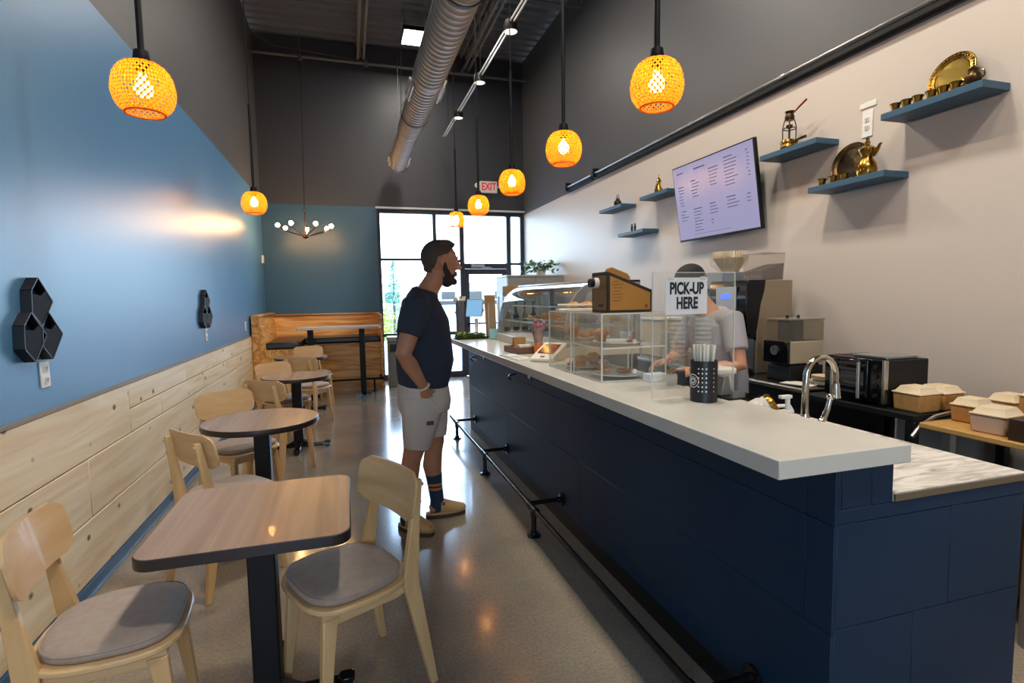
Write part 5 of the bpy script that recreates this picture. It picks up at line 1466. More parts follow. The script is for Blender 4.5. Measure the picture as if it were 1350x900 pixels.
# tall grey cabinet with a plant, waste bin by the window
t = thing('tall_cabinet', 'plain grey tall cabinet at the far end by the white wall', 'cabinet', (2.36, 8.0, 0))
obj('body', MB().span((0, 0.02, 0), (XR - 2.362, 0.66, 1.795)), M_grey, t, bevel=0.003)
obj('top', MB().span((-0.01, 0.0, 1.796), (XR - 2.362, 0.67, 1.825)), mat('cabinet_top', '#b4b1a8', rough=0.4), t, bevel=0.003)
for x0, x1 in ((0.005, 0.455), (0.462, 0.925)):
    d_ = obj('door', MB().span((x0, 0.0, 0.05), (x1, 0.018, 1.785)), M_grey, t, bevel=0.002)
    obj('handle', MB().cyl(((0.42 if x0 < 0.1 else 0.50), -0.02, 0.95), ((0.42 if x0 < 0.1 else 0.50), -0.02, 1.15), 0.007, seg=8), M_steel, d_)
t = thing('potted_plant', 'trailing green leafy plant in a low pot on the grey cabinet', 'plant', (2.98, 8.22, 1.8255))
obj('pot', MB().lathe([(0.0, 0), (0.07, 0.0), (0.085, 0.07), (0.075, 0.07), (0.07, 0.05), (0.0, 0.05)], seg=20), M_whitep, t)
b = leaf_mass(170, (0.27, 0.12, 0.20), 0.085, 9, 0.6)
f = obj('foliage', b, mat('plant_green', '#4f7a45', rough=0.5, var='#7d9f6a', scale=14), t, (0, 0, 0.02), smooth=False); f['kind'] = 'stuff'
b = MB(); r = random.Random(3)
for i in range(16):
    b.tube([(0, 0, 0.05), (r.uniform(-.1, .1), r.uniform(-.06, .06), 0.13), (r.uniform(-.25, .25), r.uniform(-.12, .12), r.uniform(0.03, 0.22))], 0.004, 5)
obj('stems', b, mat('stem_green', '#51663a', rough=0.6), t)
t = thing('grey_bin', 'grey square waste bin below the storefront window beside the booth', 'bin', (0.72, 9.42, 0))
obj('body', MB().box((0, 0, 0.38), (0.20, 0.34, 0.76)), mat('bin_stone', '#77756f', rough=0.5), t, bevel=0.01)
obj('lid', MB().box((0, 0, 0.805), (0.22, 0.36, 0.08)), mat('bin_lid', '#8d8b86', rough=0.45), t, bevel=0.012)
obj('flap', MB().box((0, -0.171, 0.66), (0.15, 0.004, 0.13)), M_dark_plastic, t)

# ================================================================ the white wall: shelves, brass, screen
def shelf(label, y0, y1, z):
    t = thing('wall_shelf', label, 'shelf', (XR, (y0 + y1) / 2, z))
    obj('board', MB().box((-0.10, 0, 0), (0.20, y1 - y0, 0.038)), M_shelf, t, bevel=0.002)
    obj('wall_rail', MB().box((-0.004, 0, -0.022), (0.008, y1 - y0 - 0.08, 0.008)), M_steel, t)
    return t
SH = {'s1': (5.75, 6.32, 2.535), 's2': (4.80, 5.33, 2.525), 's3': (5.26, 5.83, 2.185), 's4': (3.00, 3.53, 2.515), 's5': (2.50, 3.06, 2.185), 's6': (1.99, 2.535, 2.515)}
SL = {'s1': 'blue-grey wall shelf furthest towards the window, upper row', 's2': 'blue-grey wall shelf half hidden by the menu screen', 's3': 'low blue-grey wall shelf left of the menu screen holding two tiny figures',
      's4': 'blue-grey wall shelf just right of the menu screen holding a brass burner', 's5': 'lower blue-grey wall shelf holding the dark brass plate and golden pot', 's6': 'blue-grey wall shelf nearest the camera holding a brass plate and six cups'}
for k in SH: shelf(SL[k], *SH[k])
def top(k): return SH[k][2] + 0.0195
def brass(name, label, cat, loc, rz=0, group=None): return thing(name, label, cat, loc, rz, group)
def pot_ear(t, pts, r=0.004, m=None, name='handle'): obj(name, MB().tube(pts, r, 6), m or M_brass, t)
# shelf 1: squat pot with bail; shelf 2: tall pot; shelf 3: two figures
t = brass('brass_pot', 'squat brass pot with bail handle on the furthest upper shelf', 'pot', (3.17, 5.98, top('s1')))
obj('body', MB().lathe([(0.0, 0), (0.035, 0.0), (0.05, 0.03), (0.045, 0.06), (0.025, 0.075), (0.03, 0.085), (0.0, 0.09)], seg=18), M_brassd, t)
pot_ear(t, [(-0.0, 0.042 * math.cos(a), 0.07 + 0.075 * math.sin(a)) for a in [PI * i / 12 for i in range(13)]])
obj('finial', MB().lathe([(0.006, 0.088), (0.010, 0.10), (0.0, 0.12)], seg=10), M_brassd, t)
t = brass('brass_pot', 'tall slender brass pot on the shelf half hidden by the menu screen', 'pot', (3.16, 5.06, top('s2')))
obj('body', MB().lathe([(0.0, 0), (0.04, 0.0), (0.045, 0.03), (0.022, 0.075), (0.018, 0.10), (0.028, 0.12), (0.020, 0.14), (0.006, 0.155), (0.004, 0.185), (0.0, 0.19)], seg=18), M_brass, t)
pot_ear(t, [(0, 0.04, 0.03), (0, 0.06, 0.07), (0, 0.045, 0.11), (0, 0.02, 0.12)])
for k, y in enumerate((5.60, 5.53)):
    t = brass('figurine', 'tiny dark standing figure on the low far shelf, %s one' % ('left', 'right')[k], 'figurine', (3.15, y, top('s3')), 0, 'tiny shelf figures')
    obj('body', MB().lathe([(0.0, 0), (0.016, 0.0), (0.012, 0.03), (0.015, 0.055), (0.007, 0.065), (0.011, 0.078), (0.006, 0.09), (0.0, 0.092)], seg=12), M_brassd, t)
# shelf 4: burner stand with long-handled pot
t = brass('coffee_burner', 'brass burner stand holding a little pot with a red handle', 'burner', (3.15, 3.30, top('s4')))
obj('bowl', MB().lathe([(0.0, 0), (0.05, 0.0), (0.06, 0.012), (0.055, 0.03), (0.062, 0.045), (0.055, 0.06), (0.02, 0.07), (0.014, 0.075), (0, 0.076)], seg=22), M_brass, t)
pot_ear(t, [(0, -0.05, 0.045), (0, -0.10, 0.05), (0, -0.15, 0.052)], [0.007, 0.008, 0.011], M_brassd, 'side_handle')
b = MB()
for i in range(4):
    a = R(45 + 90 * i)
    b.tube([(0.042 * math.cos(a), 0.042 * math.sin(a), 0.06), (0.045 * math.cos(a), 0.045 * math.sin(a), 0.15), (0.036 * math.cos(a), 0.036 * math.sin(a), 0.19), (0.028 * math.cos(a), 0.028 * math.sin(a), 0.215)], 0.004, 6)
b.tube([(0.043 * math.cos(2 * PI * i / 16), 0.043 * math.sin(2 * PI * i / 16), 0.145) for i in range(16)], 0.004, 6, closed=True)
b.cyl((0, 0, 0.07), (0, 0, 0.145), 0.007).lathe([(0.0, 0.145), (0.02, 0.15), (0.024, 0.17), (0.0, 0.172)], seg=14)
obj('stand', b, M_brassd, t)
obj('pot', MB().lathe([(0.0, 0.205), (0.03, 0.205), (0.034, 0.225), (0.026, 0.25), (0.034, 0.268), (0.030, 0.268), (0.022, 0.25)], seg=18), M_brassd, t)
pot_ear(t, [(0, -0.03, 0.245), (0, -0.085, 0.275), (0, -0.15, 0.305)], [0.004, 0.007, 0.008], mat('handle_red', '#8e2a22', rough=0.4), 'pot_handle')
# plates leaning on the wall
def wall_plate(label, y, z, r, m1, m2, ry=14):
    t = thing('brass_plate', label, 'plate', (3.205, y, z))
    t.rotation_euler = (0, R(-90 + ry), 0)
    # local z points into the room once turned; x is up the wall
    off = r
    obj('dish', MB().lathe([(0, 0.004), (r * 0.70, 0.004), (r * 0.74, 0.010), (r * 0.98, 0.016), (r, 0.012), (r * 0.98, 0.008), (r * 0.72, 0.0), (0, 0.0)], (off, 0, 0), 36), m1, t)
    obj('centre', MB().lathe([(0, 0.0055), (r * 0.69, 0.0055)], (off, 0, 0), 36), m2, t)
    b = MB()
    for i in range(36):
        a = 2 * PI * i / 36
        b.ball((off + r * 0.87 * math.cos(a), r * 0.87 * math.sin(a), 0.0145), (r * 0.05, r * 0.05, 0.004), 6, 4)
    obj('rim_beads', b, m1, t)
    return t
wall_plate('dark antique brass plate leaning on the wall on the lower near shelf', 2.86, top('s5'), 0.135, M_brassd, mat('plate_dark', '#3d3228', rough=0.35, metal=0.9, var='#594a3a', scale=16))
wall_plate('bright brass plate leaning on the wall behind the six cups', 2.235, top('s6'), 0.125, M_brass, mat('plate_bright', '#a58a45', rough=0.3, metal=1.0))
# golden long-spouted pot
t = brass('golden_pot', 'shining golden long-spouted coffee pot beside the dark plate', 'pot', (3.15, 2.665, top('s5')))
obj('body', MB().lathe([(0.0, 0), (0.052, 0.0), (0.055, 0.012), (0.060, 0.04), (0.052, 0.075), (0.034, 0.105), (0.034, 0.125), (0.048, 0.15), (0.050, 0.165), (0.030, 0.182), (0.012, 0.19), (0.018, 0.205), (0.010, 0.215), (0.012, 0.225), (0.0, 0.245)], seg=24), M_brass, t)
pot_ear(t, [(0, 0.05, 0.155), (0, 0.075, 0.15), (0, 0.082, 0.11), (0, 0.058, 0.05)], 0.006)
obj('spout', MB().tube([(0, -0.04, 0.12), (0, -0.065, 0.14), (0, -0.085, 0.175), (0, -0.095, 0.178)], [0.016, 0.012, 0.008, 0.006], 8), M_brass, t)
cup = None
def small_cup(label, loc, group):
    global cup
    if cup is None:
        cup = thing('brass_cup', label, 'cup', loc, 0, group)
        obj('body', MB().lathe([(0.0, 0), (0.016, 0.0), (0.020, 0.006), (0.024, 0.03), (0.030, 0.042), (0.027, 0.042), (0.020, 0.03), (0.0, 0.008)], seg=18), M_brass, cup)
        obj('rim', MB().lathe([(0.028, 0.039), (0.0305, 0.041), (0.0305, 0.044), (0.028, 0.044)], seg=18), M_brassd, cup)
    else: copy_tree(cup, None, label, group, loc)
for k, y in enumerate((2.975, 2.885, 2.80)):
    small_cup('small brass cup before the dark plate, %s from the left' % bcols[k], (3.125, y, top('s5')), 'cups on the lower near shelf')
for k, y in enumerate((2.475, 2.41, 2.345, 2.27, 2.205, 2.145)):
    small_cup('small brass cup on the shelf nearest the camera, %s from the left' % ('first', 'second', 'third', 'fourth', 'fifth', 'sixth')[k], (3.13, y, top('s6')), 'cups on the nearest shelf')
t = brass('brass_teapot', 'little ornate brass teapot with a needle finial right of the bright plate', 'teapot', (3.15, 2.075, top('s6')))
obj('body', MB().lathe([(0.0, 0), (0.025, 0.0), (0.022, 0.008), (0.034, 0.025), (0.038, 0.045), (0.028, 0.065), (0.022, 0.075), (0.026, 0.085), (0.012, 0.098), (0.004, 0.105), (0.002, 0.15), (0.0, 0.152)], seg=20), M_brassd, t)
pot_ear(t, [(0, -0.03, 0.07), (0, -0.052, 0.065), (0, -0.055, 0.04), (0, -0.035, 0.025)], 0.004)
obj('spout', MB().tube([(0, 0.03, 0.035), (0, 0.05, 0.05), (0, 0.06, 0.072)], [0.009, 0.006, 0.005], 8), M_brass, t)

# menu screen, tilted down
tv = thing('menu_screen', 'wall-mounted flat menu screen tilted down over the back counter', 'television', (XR - 0.065, 4.155, 2.0))
TW, TH = 1.11, 0.715
tilt = 8.2
rt = put('panel', None, tv)   # replaced below by a mesh so that the pieces share one tilt
bpy.data.objects.remove(rt)
pn = obj('panel', MB().span((-0.035, -TW / 2, 0), (0.0, TW / 2, TH)), M_black, tv, rot=(0, R(-tilt), 0), bevel=0.004)
def screen_mat():
    m, nt, b = base('screen_glow')
    b.inputs['Base Color'].default_value = (0.02, 0.02, 0.03, 1)
    b.inputs['Roughness'].default_value = 0.20
    b.inputs['Emission Color'].default_value = lin('#a39fc4')
    b.inputs['Emission Strength'].default_value = 0.85
    return m
obj('screen', MB().span((-0.0375, -TW / 2 + 0.012, 0.018), (-0.0352, TW / 2 - 0.012, TH - 0.012)), screen_mat(), pn, smooth=False)
b = MB(); r = random.Random(21)
def line(u, v, w, h=0.007): b.box((-0.0379, TW / 2 - u * TW - w / 2, TH * (1 - v)), (0.0006, w, h))
line(0.30, 0.10, 0.16, 0.011)
for u0, v0, n_, ws in ((0.06, 0.10, 1, 0.12), (0.06, 0.28, 7, 0.10), (0.24, 0.24, 6, 0.13), (0.48, 0.16, 6, 0.14), (0.66, 0.10, 9, 0.17), (0.06, 0.60, 4, 0.11), (0.24, 0.60, 8, 0.14), (0.45, 0.58, 4, 0.11), (0.45, 0.78, 2, 0.04), (0.66, 0.56, 4, 0.17), (0.88, 0.58, 3, 0.07), (0.91, 0.10, 8, 0.03)):
    for i in range(n_): line(u0 + r.uniform(0, 0.012), v0 + i * 0.040, ws * r.uniform(0.55, 1.0), 0.0085 if i == 0 else 0.0065)
for i in range(18): line(0.22 + i * 0.026, 0.925, 0.02, 0.004)
obj('menu_print', b, mat('menu_ink', '#4b4868', rough=0.4), pn, smooth=False)['kind'] = 'stuff'
obj('wall_bracket', MB().span((0.006, -0.22, 0.10), (0.063, 0.22, 0.34)).span((0.010, -0.05, 0.05), (0.063, 0.05, 0.60)), M_black, tv)

# wall-wash tubes at the colour break
for k, (y0, y1, lab) in enumerate(((6.86, 7.70, 'short black wall tube at the colour break, towards the window'), (0.2, 6.76, 'long black wall tube at the colour break above the shelves'))):
    t = thing('wall_tube', lab, 'conduit', (XR, y1, 3.11))
    obj('channel', MB().span((-0.055, y0 - y1, -0.045), (-0.001, 0, 0.0)), M_black, t, bevel=0.003)
    obj('tube', MB().cyl((-0.06, y0 - y1, 0.012), (-0.06, -0.02, 0.012), 0.012, seg=10), M_steel, t)
    obj('end_bracket', MB().span((-0.085, -0.03, -0.05), (-0.001, 0.0, 0.07)), M_black, t)
    b = MB()
    y = y1 - 1.0
    while y > y0:
        b.lathe([(0.012, -0.03), (0.017, -0.02), (0.017, 0.02), (0.012, 0.03)], (-0.06, y - y1, 0.012), 12, 'Y')
        y -= 1.15
    if b.v: obj('coupling', b, M_steel, t)
# ================================================================ people
def fused(name, mb, mats, parent, voxel=0.006, smooth=6, loc=(0, 0, 0), rot=None):
    """one continuous skin over overlapping tapered pieces"""
    me = bpy.data.meshes.new(name + '_base')
    me.from_pydata([tuple(p) for p in mb.v], [], mb.f)
    bm = bmesh.new(); bm.from_mesh(me); bmesh.ops.recalc_face_normals(bm, faces=bm.faces); bm.to_mesh(me); bm.free()
    tmp = bpy.data.objects.new('tmp_fuse', me)
    COL.objects.link(tmp)
    rm = tmp.modifiers.new('fuse', 'REMESH'); rm.mode = 'VOXEL'; rm.voxel_size = voxel; rm.use_smooth_shade = True
    sm = tmp.modifiers.new('soft', 'SMOOTH'); sm.iterations = smooth; sm.factor = 0.5
    dg = bpy.context.evaluated_depsgraph_get()
    res = bpy.data.meshes.new_from_object(tmp.evaluated_get(dg), depsgraph=dg)
    bpy.data.objects.remove(tmp)
    bpy.data.meshes.remove(me)
    res.name = name
    res.materials.clear()
    for m in (mats if isinstance(mats, (list, tuple)) else [mats]): res.materials.append(m)
    for p in res.polygons: p.use_smooth = True; p.material_index = 0
    return put(name, res, parent, loc, rot)
def hand(b, wrist, d, palm_n, thumb_side, size=1.0, curl=0.5, spread=0.12):
    """palm, four unequal bent fingers and a thumb that leaves the side of the palm. d: towards the finger tips, palm_n: the way the palm faces"""
    d = Vector(d).normalized(); n = Vector(palm_n); n = (n - d * n.dot(d)).normalized(); s = d.cross(n).normalized()
    if s.dot(Vector(thumb_side)) < 0: s = -s
    w = Vector(wrist)
    b.loft([(w, 0.026 * size, 0.021 * size), (w + d * 0.03 * size, 0.035 * size, 0.019 * size), (w + d * 0.07 * size, 0.043 * size, 0.016 * size), (w + d * 0.098 * size, 0.040 * size, 0.013 * size)], s, 14, 2.6)
    for k, (o, ln) in enumerate(((0.030, 0.072), (0.010, 0.081), (-0.011, 0.075), (-0.030, 0.060))):
        p = w + d * 0.092 * size + s * o * size
        dd = (d + s * (o / 0.03) * spread).normalized()
        pts, rs = [p - dd * 0.02 * size], [0.0095 * size]
        ang = 0
        for q, fr in enumerate((0.45, 0.32, 0.23)):
            ang += curl * (0.6, 0.9, 0.7)[q]
            step = (dd * math.cos(ang) + n * math.sin(ang)) * ln * fr * size
            pts.append(pts[-1] + (dd * 0.02 * size if q == 0 else Vector()) + step)
            rs.append((0.0088, 0.0080, 0.0068)[q] * size)
        b.tube(pts, rs, 10)
        b.ball(pts[-1], 0.0068 * size, 8, 6)
    p = w + d * 0.025 * size + s * 0.022 * size
    t1 = p + (s * 0.75 + d * 0.55 + n * 0.30).normalized() * 0.042 * size
    t2 = t1 + (s * 0.30 + d * 0.85 + n * 0.35).normalized() * 0.030 * size
    t3 = t2 + (d * 0.95 + n * 0.30 - s * 0.05).normalized() * 0.024 * size
    b.tube([p - s * 0.012 * size, t1, t2, t3], [0.014 * size, 0.0115 * size, 0.0095 * size, 0.0078 * size], 10)
    b.ball(t3, 0.0078 * size, 8, 6)
def head(b, c, fwd, s=1.0, tilt=0.0):
    """skull, brow, cheeks, nose, lips, chin and ears; c is the middle of the skull, fwd the way the face looks"""
    f = Vector(fwd).normalized(); up = Vector((0, 0, 1)); l = up.cross(f).normalized()
    f = (f * math.cos(tilt) - up * math.sin(tilt)).normalized(); up = f.cross(l).normalized()
    if up.z < 0: up = -up
    M0 = b.M
    b.M = M0 @ Matrix(((f.x, l.x, up.x, c[0]), (f.y, l.y, up.y, c[1]), (f.z, l.z, up.z, c[2]), (0, 0, 0, 1))) @ Matrix.Scale(s, 4)
    b.ball((-0.012, 0, 0.022), (0.102, 0.077, 0.098), 24, 14)                 # cranium
    b.loft([((0.028, 0, 0.06), 0.066, 0.058), ((0.030, 0, 0.0), 0.066, 0.062), ((0.030, 0, -0.05), 0.060, 0.058), ((0.036, 0, -0.088), 0.048, 0.046), ((0.046, 0, -0.115), 0.030, 0.034), ((0.050, 0, -0.124), 0.016, 0.022)], (0, 1, 0), 20)   # face and jaw
    b.loft([((0.082, 0.045, 0.022), 0.012, 0.010), ((0.092, 0.0, 0.024), 0.013, 0.011), ((0.082, -0.045, 0.022), 0.012, 0.010)], (0, 0, 1), 10)      # brow
    b.loft([((0.088, 0, 0.020), 0.010, 0.010), ((0.102, 0, -0.005), 0.011, 0.012), ((0.115, 0, -0.026), 0.014, 0.013), ((0.106, 0, -0.038), 0.015, 0.010)], (0, 1, 0), 12)  # nose
    for q in (-1, 1):
        b.ball((0.094, q * 0.014, -0.034), (0.011, 0.009, 0.008), 10, 6)      # nostril wings
        b.ball((0.060, q * 0.045, -0.022), (0.030, 0.022, 0.022), 12, 8)      # cheek
        b.ball((0.072, q * 0.031, 0.002), (0.016, 0.016, 0.011), 10, 8)       # closed lid bulge
        b.loft([((-0.014, q * 0.074, 0.022), 0.009, 0.006), ((-0.020, q * 0.081, 0.011), 0.015, 0.007), ((-0.017, q * 0.080, -0.008), 0.013, 0.007), ((-0.009, q * 0.076, -0.026), 0.008, 0.006)], (1, 0, 0), 10)
    b.ball((0.090, 0, -0.062), (0.013, 0.025, 0.007), 12, 6)                  # upper lip
    b.ball((0.088, 0, -0.074), (0.012, 0.021, 0.008), 12, 6)                  # lower lip
    b.ball((0.078, 0, -0.108), (0.020, 0.022, 0.016), 12, 8)                  # chin
    R_ = b.M.copy()
    b.M = M0
    return R_

# ---------------------------------------------------------------- the customer
MX, MY = 0.42, 3.48
man = thing('person', 'bearded man in black T-shirt, cream shorts and clogs standing at the bar', 'person', (MX, MY, 0))
def P(x, y, z): return Vector((x - MX, y, z))
M_manskin = mat('skin_tan', '#bb8060', rough=0.5, var='#b07454', scale=10)
b = MB()
HC = (0.582 - MX, 0.0, 1.712)
hm = head(b, HC, (1, 0.06, 0), 1.10, R(3))
b.loft([(P(0.475, 0, 1.47), 0.088, 0.080), (P(0.500, 0, 1.545), 0.066, 0.066), (P(0.535, 0, 1.60), 0.060, 0.062), (P(0.570, 0, 1.68), 0.060, 0.066)], (0, 1, 0), 18)     # neck
torso = [(P(0.440, 0, 0.86), 0.175, 0.150), (P(0.445, 0, 0.95), 0.178, 0.155), (P(0.458, 0, 1.08), 0.178, 0.165), (P(0.455, 0, 1.22), 0.180, 0.150), (P(0.448, 0, 1.34), 0.188, 0.142), (P(0.448, 0, 1.43), 0.170, 0.115), (P(0.462, 0, 1.50), 0.110, 0.085), (P(0.478, 0, 1.53), 0.075, 0.07)]
b.loft(torso, (0, 1, 0), 24, 2.3)
RS, RE, RW = P(0.395, -0.205, 1.425), P(0.302, -0.262, 1.155), P(0.428, -0.205, 0.935)
b.loft([(RS + Vector((0.01, 0.05, 0.01)), 0.07, 0.075), (RS, 0.066, 0.072), (RS.lerp(RE, 0.5), 0.054, 0.060), (RE, 0.045, 0.050), (RE.lerp(RW, 0.3), 0.046, 0.049), (RE.lerp(RW, 0.75), 0.034, 0.036), (RW, 0.026, 0.030)], (0, 1, 0), 16)
hand(b, RW, (0.20, 0.42, -0.90), (0.1, 1, 0), (1, 0, 0), 0.96, 0.25)
LS, LE, LW = P(0.425, 0.205, 1.425), P(0.375, 0.262, 1.150), P(0.500, 0.235, 0.935)
b.loft([(LS - Vector((-0.01, 0.05, -0.01)), 0.07, 0.075), (LS, 0.066, 0.072), (LS.lerp(LE, 0.5), 0.054, 0.060), (LE, 0.045, 0.050), (LE.lerp(LW, 0.3), 0.046, 0.049), (LE.lerp(LW, 0.75), 0.034, 0.036), (LW, 0.026, 0.030)], (0, 1, 0), 16)
hand(b, LW, (0.25, 0.0, -0.97), (0, -1, 0), (1, 0, 0), 0.98, 0.5)
# legs: right is the near one
b.loft([(P(0.42, -0.085, 0.90), 0.090, 0.110), (P(0.395, -0.09, 0.72), 0.082, 0.092), (P(0.362, -0.09, 0.52), 0.060, 0.066), (P(0.345, -0.088, 0.46), 0.055, 0.060), (P(0.328, -0.085, 0.36), 0.054, 0.062), (P(0.318, -0.08, 0.22), 0.040, 0.045), (P(0.316, -0.075, 0.11), 0.034, 0.040), (P(0.320, -0.07, 0.06), 0.034, 0.048)], (0, 1, 0), 18)
b.loft([(P(0.47, 0.085, 0.90), 0.090, 0.110), (P(0.500, 0.088, 0.72), 0.082, 0.092), (P(0.520, 0.09, 0.52), 0.060, 0.066), (P(0.512, 0.09, 0.46), 0.055, 0.060), (P(0.500, 0.088, 0.36), 0.054, 0.064), (P(0.515, 0.085, 0.22), 0.040, 0.044), (P(0.528, 0.085, 0.11), 0.034, 0.040), (P(0.535, 0.085, 0.06), 0.034, 0.048)], (0, 1, 0), 18)
fd_r = Vector((0.70, -0.72, 0)).normalized(); fd_l = Vector((0.99, 0.10, 0)).normalized()
for ank, fd in ((P(0.318, -0.072, 0), fd_r), (P(0.530, 0.085, 0), fd_l)):
    sd = Vector((-fd.y, fd.x, 0))
    b.loft([(ank - fd * 0.055 + Vector((0, 0, 0.06)), 0.026, 0.026), (ank - fd * 0.02 + Vector((0, 0, 0.065)), 0.034, 0.036), (ank + fd * 0.06 + Vector((0, 0, 0.065)), 0.038, 0.034), (ank + fd * 0.14 + Vector((0, 0, 0.052)), 0.042, 0.022), (ank + fd * 0.19 + Vector((0, 0, 0.048)), 0.034, 0.016)], sd, 14)
body = fused('body', b, M_manskin, man, 0.0052, 5)
body['label'] = 'tanned skin of the standing man'

# T-shirt with short sleeves
b = MB()
sh = [(P(0.445, 0, 0.925), 0.193, 0.158), (P(0.450, 0, 1.00), 0.196, 0.172), (P(0.461, 0, 1.09), 0.196, 0.184), (P(0.460, 0, 1.22), 0.194, 0.172), (P(0.456, 0, 1.34), 0.202, 0.162), (P(0.450, 0, 1.43), 0.186, 0.130), (P(0.460, 0, 1.495), 0.130, 0.098), (P(0.472, 0, 1.535), 0.088, 0.078)]
b.loft(sh, (0, 1, 0), 32, 2.3)
for S_, E_ in ((RS, RE), (LS, LE)):
    y = -1 if S_.y < 0 else 1
    b.loft([(S_ + Vector((0.03, -y * 0.10, 0.03)), 0.075, 0.085), (S_ + Vector((0.0, y * 0.006, 0.012)), 0.078, 0.086), (S_.lerp(E_, 0.35), 0.078, 0.082), (S_.lerp(E_, 0.60), 0.078, 0.080)], (0, 1, 0), 20)
M_tee = mat('tshirt_black', '#262d3d', rough=0.85, bump=0.15, scale=40)
obj_t = fused('t_shirt', b, M_tee, man, 0.0058, 4)
# shorts
b = MB()
b.loft([(P(0.443, 0, 0.975), 0.178, 0.150), (P(0.443, 0, 0.90), 0.190, 0.166), (P(0.448, 0, 0.82), 0.192, 0.172), (P(0.450, 0, 0.76), 0.180, 0.160)], (0, 1, 0), 28, 2.4)
b.loft([(P(0.425, -0.09, 0.86), 0.102, 0.140), (P(0.410, -0.095, 0.72), 0.106, 0.118), (P(0.392, -0.096, 0.62), 0.103, 0.098), (P(0.384, -0.096, 0.545), 0.102, 0.088)], (0, 1, 0), 24, 2.3)
b.loft([(P(0.480, 0.09, 0.86), 0.102, 0.140), (P(0.508, 0.095, 0.72), 0.106, 0.112), (P(0.522, 0.096, 0.64), 0.103, 0.090), (P(0.522, 0.096, 0.57), 0.102, 0.080)], (0, 1, 0), 24, 2.3)
M_short = mat('shorts_cream', '#c6b6a8', rough=0.85, bump=0.15, scale=30)
shorts = fused('shorts', b, M_short, man, 0.006, 5)
obj('pocket_label', MB().box((0, 0, 0), (0.045, 0.004, 0.025)), mat('leather_tag', '#5a3a22', rough=0.6), shorts, (0.455 - MX, -0.199, 0.715), (R(4), 0, 0))
obj('pocket_seam', MB().tube([(0.430 - MX, -0.186, 0.93), (0.475 - MX, -0.196, 0.86), (0.520 - MX, -0.184, 0.80)], 0.004, 6), M_short, shorts)
# bracelet
wv = (RW - RE).normalized()
u_, w_, _ = frame(wv)
c_ = RW - wv * 0.012
obj('bracelet', MB().tube([c_ + (u_ * math.cos(t) * 0.036 + w_ * math.sin(t) * 0.034) for t in [2 * PI * i / 22 for i in range(22)]], 0.007, 8, closed=True), mat('bracelet_cream', '#d8c9a6', rough=0.5), man)
# socks with two orange bands
M_sock = mat('sock_navy', '#22344a', rough=0.9, bump=0.1, scale=60)
M_band = mat('sock_orange', '#c47a3a', rough=0.9)
def sock(pts):
    b = MB()
    b.mi = 0
    b.loft(pts, (0, 1, 0), 18)
    s = obj('sock', b, M_sock, man)
    for z in (0.235, 0.205):
        i = next(k for k in range(len(pts) - 1) if pts[k][0].z >= z >= pts[k + 1][0].z)
        t = (pts[i][0].z - z) / (pts[i][0].z - pts[i + 1][0].z)
        c = pts[i][0].lerp(pts[i + 1][0], t)
        r1 = pts[i][1] * (1 - t) + pts[i + 1][1] * t + 0.0012; r2 = pts[i][2] * (1 - t) + pts[i + 1][2] * t + 0.0012
        obj('stripe', MB().loft([(c + Vector((0, 0, 0.008)), r1, r2), (c - Vector((0, 0, 0.008)), r1, r2)], (0, 1, 0), 18), M_band, s)
sock([(P(0.322, -0.082, 0.30), 0.050, 0.056), (P(0.318, -0.08, 0.22), 0.044, 0.050), (P(0.316, -0.075, 0.12), 0.039, 0.046), (P(0.312, -0.07, 0.075), 0.040, 0.050), (P(0.316, -0.072, 0.045), 0.036, 0.046)])
sock([(P(0.508, 0.086, 0.30), 0.050, 0.056), (P(0.515, 0.085, 0.22), 0.044, 0.048), (P(0.527, 0.085, 0.12), 0.039, 0.046), (P(0.528, 0.085, 0.075), 0.040, 0.052), (P(0.532, 0.085, 0.045), 0.036, 0.048)])
# clogs
M_clog = mat('clog_tan', '#c09a66', rough=0.75, bump=0.1, scale=40)
M_sole = mat('clog_sole', '#4a3627', rough=0.8)
def clog(ank, fd):
    a = math.atan2(fd.y, fd.x)
    b = MB()
    for z0, z1 in ((0.0, 0.024),):
        out = []
        for i in range(28):
            t = 2 * PI * i / 28
            x = 0.055 + 0.140 * math.cos(t); wv_ = 0.048 + 0.008 * math.cos(t)
            out.append((x, wv_ * math.copysign(abs(math.sin(t)) ** 0.8, math.sin(t))))
        b.prism(out, z0, z1)
    c = obj('clog', b, M_sole, man, (ank.x, ank.y, 0), (0, 0, a), bevel=0.004)
    u = MB()
    u.loft([((0.012, 0, 0.070), 0.048, 0.046), ((0.05, 0, 0.066), 0.052, 0.048), ((0.10, 0, 0.055), 0.054, 0.036), ((0.15, 0, 0.047), 0.052, 0.027), ((0.180, 0, 0.043), 0.040, 0.021), ((0.193, 0, 0.040), 0.022, 0.014)], (0, 1, 0), 22, 2.4)
    obj('upper', u, M_clog, c)
    f = MB(); f.prism([(p[0] * 0.985 + 0.001, p[1] * 0.99) for p in out], 0.024, 0.038)
    obj('footbed', f, M_clog, c, bevel=0.004)
    obj('strap', MB().tube([(0.02, 0.050, 0.06), (0.03, 0.035, 0.108), (0.03, 0, 0.119), (0.03, -0.035, 0.108), (0.02, -0.050, 0.06)], 0.007, 8), M_clog, c)
    obj('buckle', MB().box((0.03, -0.042, 0.100), (0.020, 0.006, 0.016), (R(-35), 0, 0)), M_brassd, c)
clog(P(0.318, -0.072, 0), fd_r)
clog(P(0.530, 0.085, 0), fd_l)
